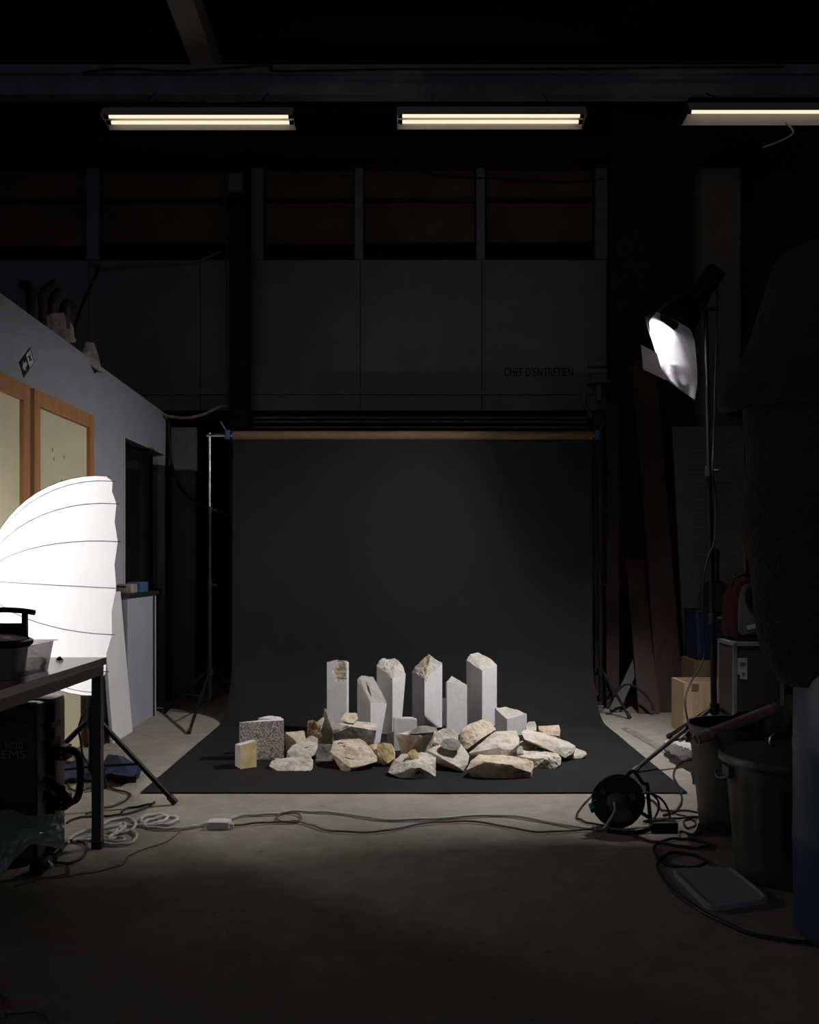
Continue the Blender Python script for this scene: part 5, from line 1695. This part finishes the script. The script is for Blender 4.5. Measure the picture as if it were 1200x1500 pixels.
MB().add(rs_[3], [tuple(range(n))]).build('lid_panel', 'frosted_lid', ld)

# ================================================================== RIGHT BACKGROUND
def plank(a, b_, w_, th, name, m, label, group=None):
    """board leaning from foot a to head b_"""
    a, b_ = Vector(a), Vector(b_)
    d = (b_ - a).normalized()
    x = Vector((1, 0, 0)) - d * d.x
    x.normalize()
    y = d.cross(x)
    L = (b_ - a).length
    M_ = Matrix((x, y, d)).transposed()
    o = MB().obox((a + b_) / 2, (w_, th, L), M_).build(name, m)
    o.location.z = max(o.location.z, 0.004) if False else o.location.z
    return tag(o, label, 'plank', group)


plank(P(983, 1044, 7.35), P(943, 532, 8.12), .20, .04, 'timber_plank', 'plank_wood', 'tallest broad reddish plank leaning against the black wall')
plank(P(897, 1040, 7.55), P(897, 592, 8.1), .10, .05, 'timber_plank', 'plank_wood', 'narrow upright plank leaning behind the right edge of the backdrop')
plank(P(951, 1046, 7.28), P(931, 822, 7.86), .16, .03, 'timber_plank', 'plank_wood', 'short broad plank leaning left of the tallest reddish plank')
plank(P(1001, 1042, 7.45), P(965, 830, 8.16), .05, .04, 'timber_plank', 'plank_wood', 'slim batten leaning behind the tallest reddish plank')
plank(P(880, 1040, 7.72), P(877, 605, 8.2), .09, .03, 'timber_plank', 'plank_wood', 'narrow plank partly hidden behind the backdrop stand')
plank(P(899, 1042, 7.35), P(940, 955, 7.55), .07, .03, 'timber_offcut', 'pillar_grey', 'grey offcut lying slanted against the foot of the planks')
o = MB().tube(spline([P(890, 1036, 7.2), P(905, 1012, 7.22), P(920, 1002, 7.2), P(940, 1012, 7.2), P(954, 1028, 7.18), P(958, 1040, 7.16)], 7), 0.01, 7).build('black_strap', 'black_rubber', None, True)
tag(o, 'black strap looped over the offcuts at the foot of the planks', 'strap')

# printed chart board
cb = thing('chart_board', 'tall white board with rows of faint printed lines leaning at the back', 'board', P(1045, 1040, 7.45))
bl_, br_, tl_, tr_ = P(1006, 1040, 7.42), P(1098, 1040, 7.42), P(985, 625, 7.95), P(1090, 624, 7.95)
MB().poly([bl_, br_, tr_, tl_], (0, 0.012, 0.0)).build('panel', 'chart_white', cb) if False else None
mat('chart_white', (0.13, 0.13, 0.127), 0.8)
bl_.z = br_.z = 0.01
MB().poly([bl_, br_, tr_, tl_], (0, 0.012, 0.0)).build('panel', 'chart_white', cb)
mm = MB()
rng = random.Random(5)
def cbp(u, v): return (tl_ * (1 - u) + tr_ * u) * (1 - v) + (bl_ * (1 - u) + br_ * u) * v + Vector((0, -0.002, 0))
v = 0.045
while v < 0.86:
    u1 = 0.5 + 0.42 * rng.random()
    if rng.random() > 0.12:
        mm.add([cbp(.22, v), cbp(u1, v), cbp(u1, v + .006), cbp(.22, v + .006)], [(0, 1, 2, 3)])
        mm.add([cbp(.185, v), cbp(.205, v), cbp(.205, v + .006), cbp(.185, v + .006)], [(0, 1, 2, 3)])
    v += 0.0165
o = mm.build('printed_lines', 'print_grey', cb)
o['kind'] = 'stuff'

# pale crate, flight case
cr = thing('pale_crate', 'low pale wooden crate behind the tall lamp stand', 'crate', (2.0, 6.5, 0))
x0, x1 = (1002 - 600) / F * 6.4, (1086 - 600) / F * 6.4
zt_ = HC + (HOR - 1000) / F * 6.4
xs = [x0, x0 + .10, x0 + .26, x1]
for a, c_ in zip(xs[:-1], xs[1:]):
    MB().box(a + .0012, c_ - .0012, 6.40, 6.416, 0.003, zt_).build('front_board', 'crate_wood', cr)
MB().box(x0, x0 + .016, 6.417, 6.70, 0.003, zt_).build('side_board', 'crate_wood', cr)
MB().box(x1 - .016, x1, 6.417, 6.70, 0.003, zt_).build('side_board', 'crate_wood', cr)
MB().box(x0 + .017, x1 - .017, 6.684, 6.70, 0.003, zt_).build('back_board', 'crate_wood', cr)
MB().box(x0 + .017, x1 - .017, 6.417, 6.683, 0.003, .02).build('base_board', 'crate_wood', cr)
MB().obox((x0 + .075, 6.398, zt_ - .03), (.045, .003, .045)).build('knot_hole', 'cardboard', cr)

fc = thing('flight_case', 'black flight case with aluminium edges and a white paper label', 'case', (2.2, 6.0, 0))
FYc = 5.78
def fx(px): return (px - 600) / F * FYc
def fz(py): return HC + (HOR - py) / F * FYc
fx0, fx1, fzt = fx(1075), fx(1149), fz(941)
mat('case_panel', (0.028, 0.027, 0.026), 0.6)
MB().box(fx0 + .004, fx1 - .004, FYc + .004, FYc + .30, 0.004, fzt - .004).build('shell', 'case_panel', fc)
e_ = .022
for x in (fx0, fx1 - e_):
    for y in (FYc, FYc + .304 - e_):
        MB().box(x, x + e_, y, y + e_, 0.002, fzt).build('edge_strip', 'alu', fc)
for z in (0.002, fzt - e_):
    for y in (FYc, FYc + .304 - e_):
        MB().box(fx0 + e_, fx1 - e_, y, y + e_, z, z + e_).build('edge_strip', 'alu', fc)
    for x in (fx0, fx1 - e_):
        MB().box(x, x + e_, FYc + e_, FYc + .304 - e_, z, z + e_).build('edge_strip', 'alu', fc)
for x in (fx0 + .008, fx1 - .008):
    MB().lathe([(0.001, -.012), (0.012, -.010), (0.016, 0), (0.012, .010), (0.001, .012)], (x, FYc + .004, fzt - .006), (0, -1, 0), 12).build('corner_ball', 'steel', fc, True)
lb = MB().box(fx(1081), fx(1095), FYc - .001, FYc + .003, fz(993), fz(964)).build('paper_label', 'label_paper', fc) if False else None
mat('label_paper', (0.32, 0.32, 0.34), 0.8)
lb = MB().poly([(fx(1080.5), FYc + .003, fz(964)), (fx(1095), FYc + .003, fz(964)), (fx(1095), FYc + .003, fz(995.5)), (fx(1084.5), FYc + .003, fz(994.5)), (fx(1084.5), FYc + .003, fz(988)), (fx(1080.5), FYc + .003, fz(988))], (0, -.002, 0)).build('paper_label', 'label_paper', fc)
MB().box(fx(1084), fx(1092), FYc - .0005, FYc + .0009, fz(974), fz(970)).build('label_print', 'print_grey', lb)
MB().box(fx(1087), fx(1091), FYc - .0005, FYc + .0009, fz(988), fz(985)).build('label_print', 'print_grey', lb)

# red and black machine on the flight case
RY2 = 5.92
rd = thing('red_machine', 'red and dark grey portable machine with an oval opening on the flight case', 'machine', P(1098, 940, RY2))
Mt = Matrix.Rotation(math.radians(-14), 3, 'Y')
cR = P(1101, 892, RY2)
def loc(x, y, z): return cR + Mt @ Vector((x, y, z))
def slab(pts, y0, y1): return MB().poly([loc(a, y0, c_) for a, c_ in pts], Mt @ Vector((0, y1 - y0, 0)))
slab([(-.155, -.12), (-.135, -.165), (.05, -.165), (.10, -.08), (.145, .10), (.12, .175), (-.03, .18), (-.09, .10)], 0, .20).build('shell', 'red_plastic', rd)
slab([(-.115, -.115), (-.10, -.14), (.05, -.145), (.085, -.07), (.11, .08), (.09, .15), (-.015, .155), (-.062, .08)], -.012, -.001).build('front_panel', 'grey_plastic', rd)
ov = [loc(.025 + .055 * math.cos(a), -.018, .055 + .085 * math.sin(a)) for a in [2 * PI * k / 24 for k in range(24)]]
MB().poly(ov, Mt @ Vector((0, .005, 0))).build('oval_ring', 'red_plastic', rd)
ov = [loc(.025 + .042 * math.cos(a), -.020, .055 + .070 * math.sin(a)) for a in [2 * PI * k / 24 for k in range(24)]]
MB().poly(ov, Mt @ Vector((0, .0018, 0))).build('oval_opening', 'black', rd)
slab([(-.06, -.118), (.01, -.118), (.01, -.092), (-.06, -.092)], -.0145, -.0122).build('name_plate', 'label_paper', rd)
MB().tube([loc(-.06, .1, .13), loc(-.03, .1, .21), loc(.07, .1, .21), loc(.1, .1, .15)], 0.014, 10).build('carry_handle', 'black', rd)

bx = thing('cardboard_box', 'brown cardboard box behind the pale crate and lamp stand', 'box', (2.1, 7.05, 0))
zt2 = HC + (HOR - 968) / F * 6.9
MB().box((1018 - 600) / F * 6.9, (1100 - 600) / F * 6.9, 6.9, 7.25, 0.003, zt2).build('carton', 'cardboard', bx)
MB().box((1018 - 600) / F * 6.9, (1100 - 600) / F * 6.9, 6.898, 6.8995, zt2 - .17, zt2 - .165).build('seam', 'black', bx)
tb_ = thing('blue_crate', 'dark blue plastic tub standing on the brown cardboard box', 'tub', (2.2, 7.08, zt2 + .001))
ya, yb_ = zt2 + .002, HC + (HOR - 896) / F * 6.9
r0, r1 = ring((1024 - 600) / F * 6.9, (1082 - 600) / F * 6.9, 6.93, 7.22, ya), ring((1020 - 600) / F * 6.9, (1086 - 600) / F * 6.9, 6.91, 7.24, yb_)
n = len(r0)
MB().add(r0 + r1, [(i, (i + 1) % n, n + (i + 1) % n, n + i) for i in range(n)] + [tuple(range(n))]).build('tub_wall', 'blue_plastic', tb_, True)
MB().tube([Vector(p) for p in r1] + [Vector(r1[0])], 0.01, 6, False).build('rim', 'blue_plastic', tb_)
o = blob([P(a, c_, 6.98 + d) for a, c_, d in [(1024, 893, 0), (1022, 872, .05), (1030, 855, .08), (1042, 848, .1), (1060, 852, .1), (1072, 872, .08), (1076, 893, .0), (1030, 898, .15), (1070, 898, .15), (1050, 850, .2), (1050, 900, 0)]], 'black_matte', 'black_sack', 0.04, 0.016, 10, None, True, 9)
tag(o, 'black sack bulging out of the dark blue tub', 'sack')
o = MB().lathe([(0.0, 0), (0.022, 0), (0.022, .22), (0.018, .23), (0.0, .23)], P(1049, 850, 7.06), (0, 0, 1), 16).build('black_pipe', 'black', None, True)
tag(o, 'short black pipe standing upright out of the black sack', 'pipe')
o = MB().tube([(P(1092, 0, 6.7).x, 6.72, 0.02), P(1106, 780, 6.9)], 0.014, 10).build('broom_handle', 'crate_handle', None) if False else None
wood('handle_wood', (0.20, 0.11, 0.05), (0.13, 0.07, 0.03))
o = MB().tube([(P(1085, 0, 6.75).x, 6.78, 0.01), (P(1107, 0, 7.0).x, 7.2, HC + (HOR - 775) / F * 7.2)], 0.015, 10).build('broom_handle', 'handle_wood', None, True)
tag(o, 'wooden broom handle leaning behind the red machine', 'handle')

# crumpled white film by the crate
def crumple(name, pts, label, seed):
    o = blob([G(a, c_, h) for a, c_, h in pts], 'white_film', name, 0.018, 0.020, 16, None, False, seed)
    tag(o, label, 'plastic film')
crumple('white_film', [(972, 1094, .004), (996, 1106, .004), (1024, 1112, .004), (1026, 1090, .004), (980, 1090, .09), (981, 1086, .12), (996, 1092, .11), (1010, 1098, .12), (1022, 1102, .10), (998, 1102, .08)], 'crumpled white plastic film on the floor beside the pale crate', 3)
crumple('white_film', [(988, 1106, .004), (1000, 1114, .004), (1022, 1112, .004), (1014, 1104, .004), (1000, 1106, .03), (1012, 1108, .03)], 'small torn white film scrap in front of the crumpled film', 7)
# pale tape strip on the floor right of the backdrop
o = MB().add([G(910, 1066, .003), G(922, 1066, .003), G(998, 1108, .003), G(985, 1110, .003)], [(0, 1, 2, 3)]).build('floor_tape', 'sculpt_pale')
tag(o, 'pale strip of tape on the floor right of the black paper', 'tape')

# look-alikes belong to one group each
for pre, gname in (('rubble_stone', 'rubble stones in the pile on the black paper'), ('limestone_monolith', 'upright sawn stones behind the rubble'),
                   ('limestone_block', 'low sawn blocks in the pile'), ('limestone_chip', 'small white chips among the upright stones'),
                   ('tube_light', 'dim tube lights under the girder'), ('backdrop_stand', 'stands holding the backdrop roll'),
                   ('timber_plank', 'planks leaning on the black wall'), ('black_cable', 'black cables on the floor'), ('white_cable', 'white cables on the floor'),
                   ('white_film', 'white film on the floor by the crate')):
    for o in bpy.data.objects:
        if o.parent is None and (o.name == pre or o.name.startswith(pre + '.')):
            o['group'] = gname
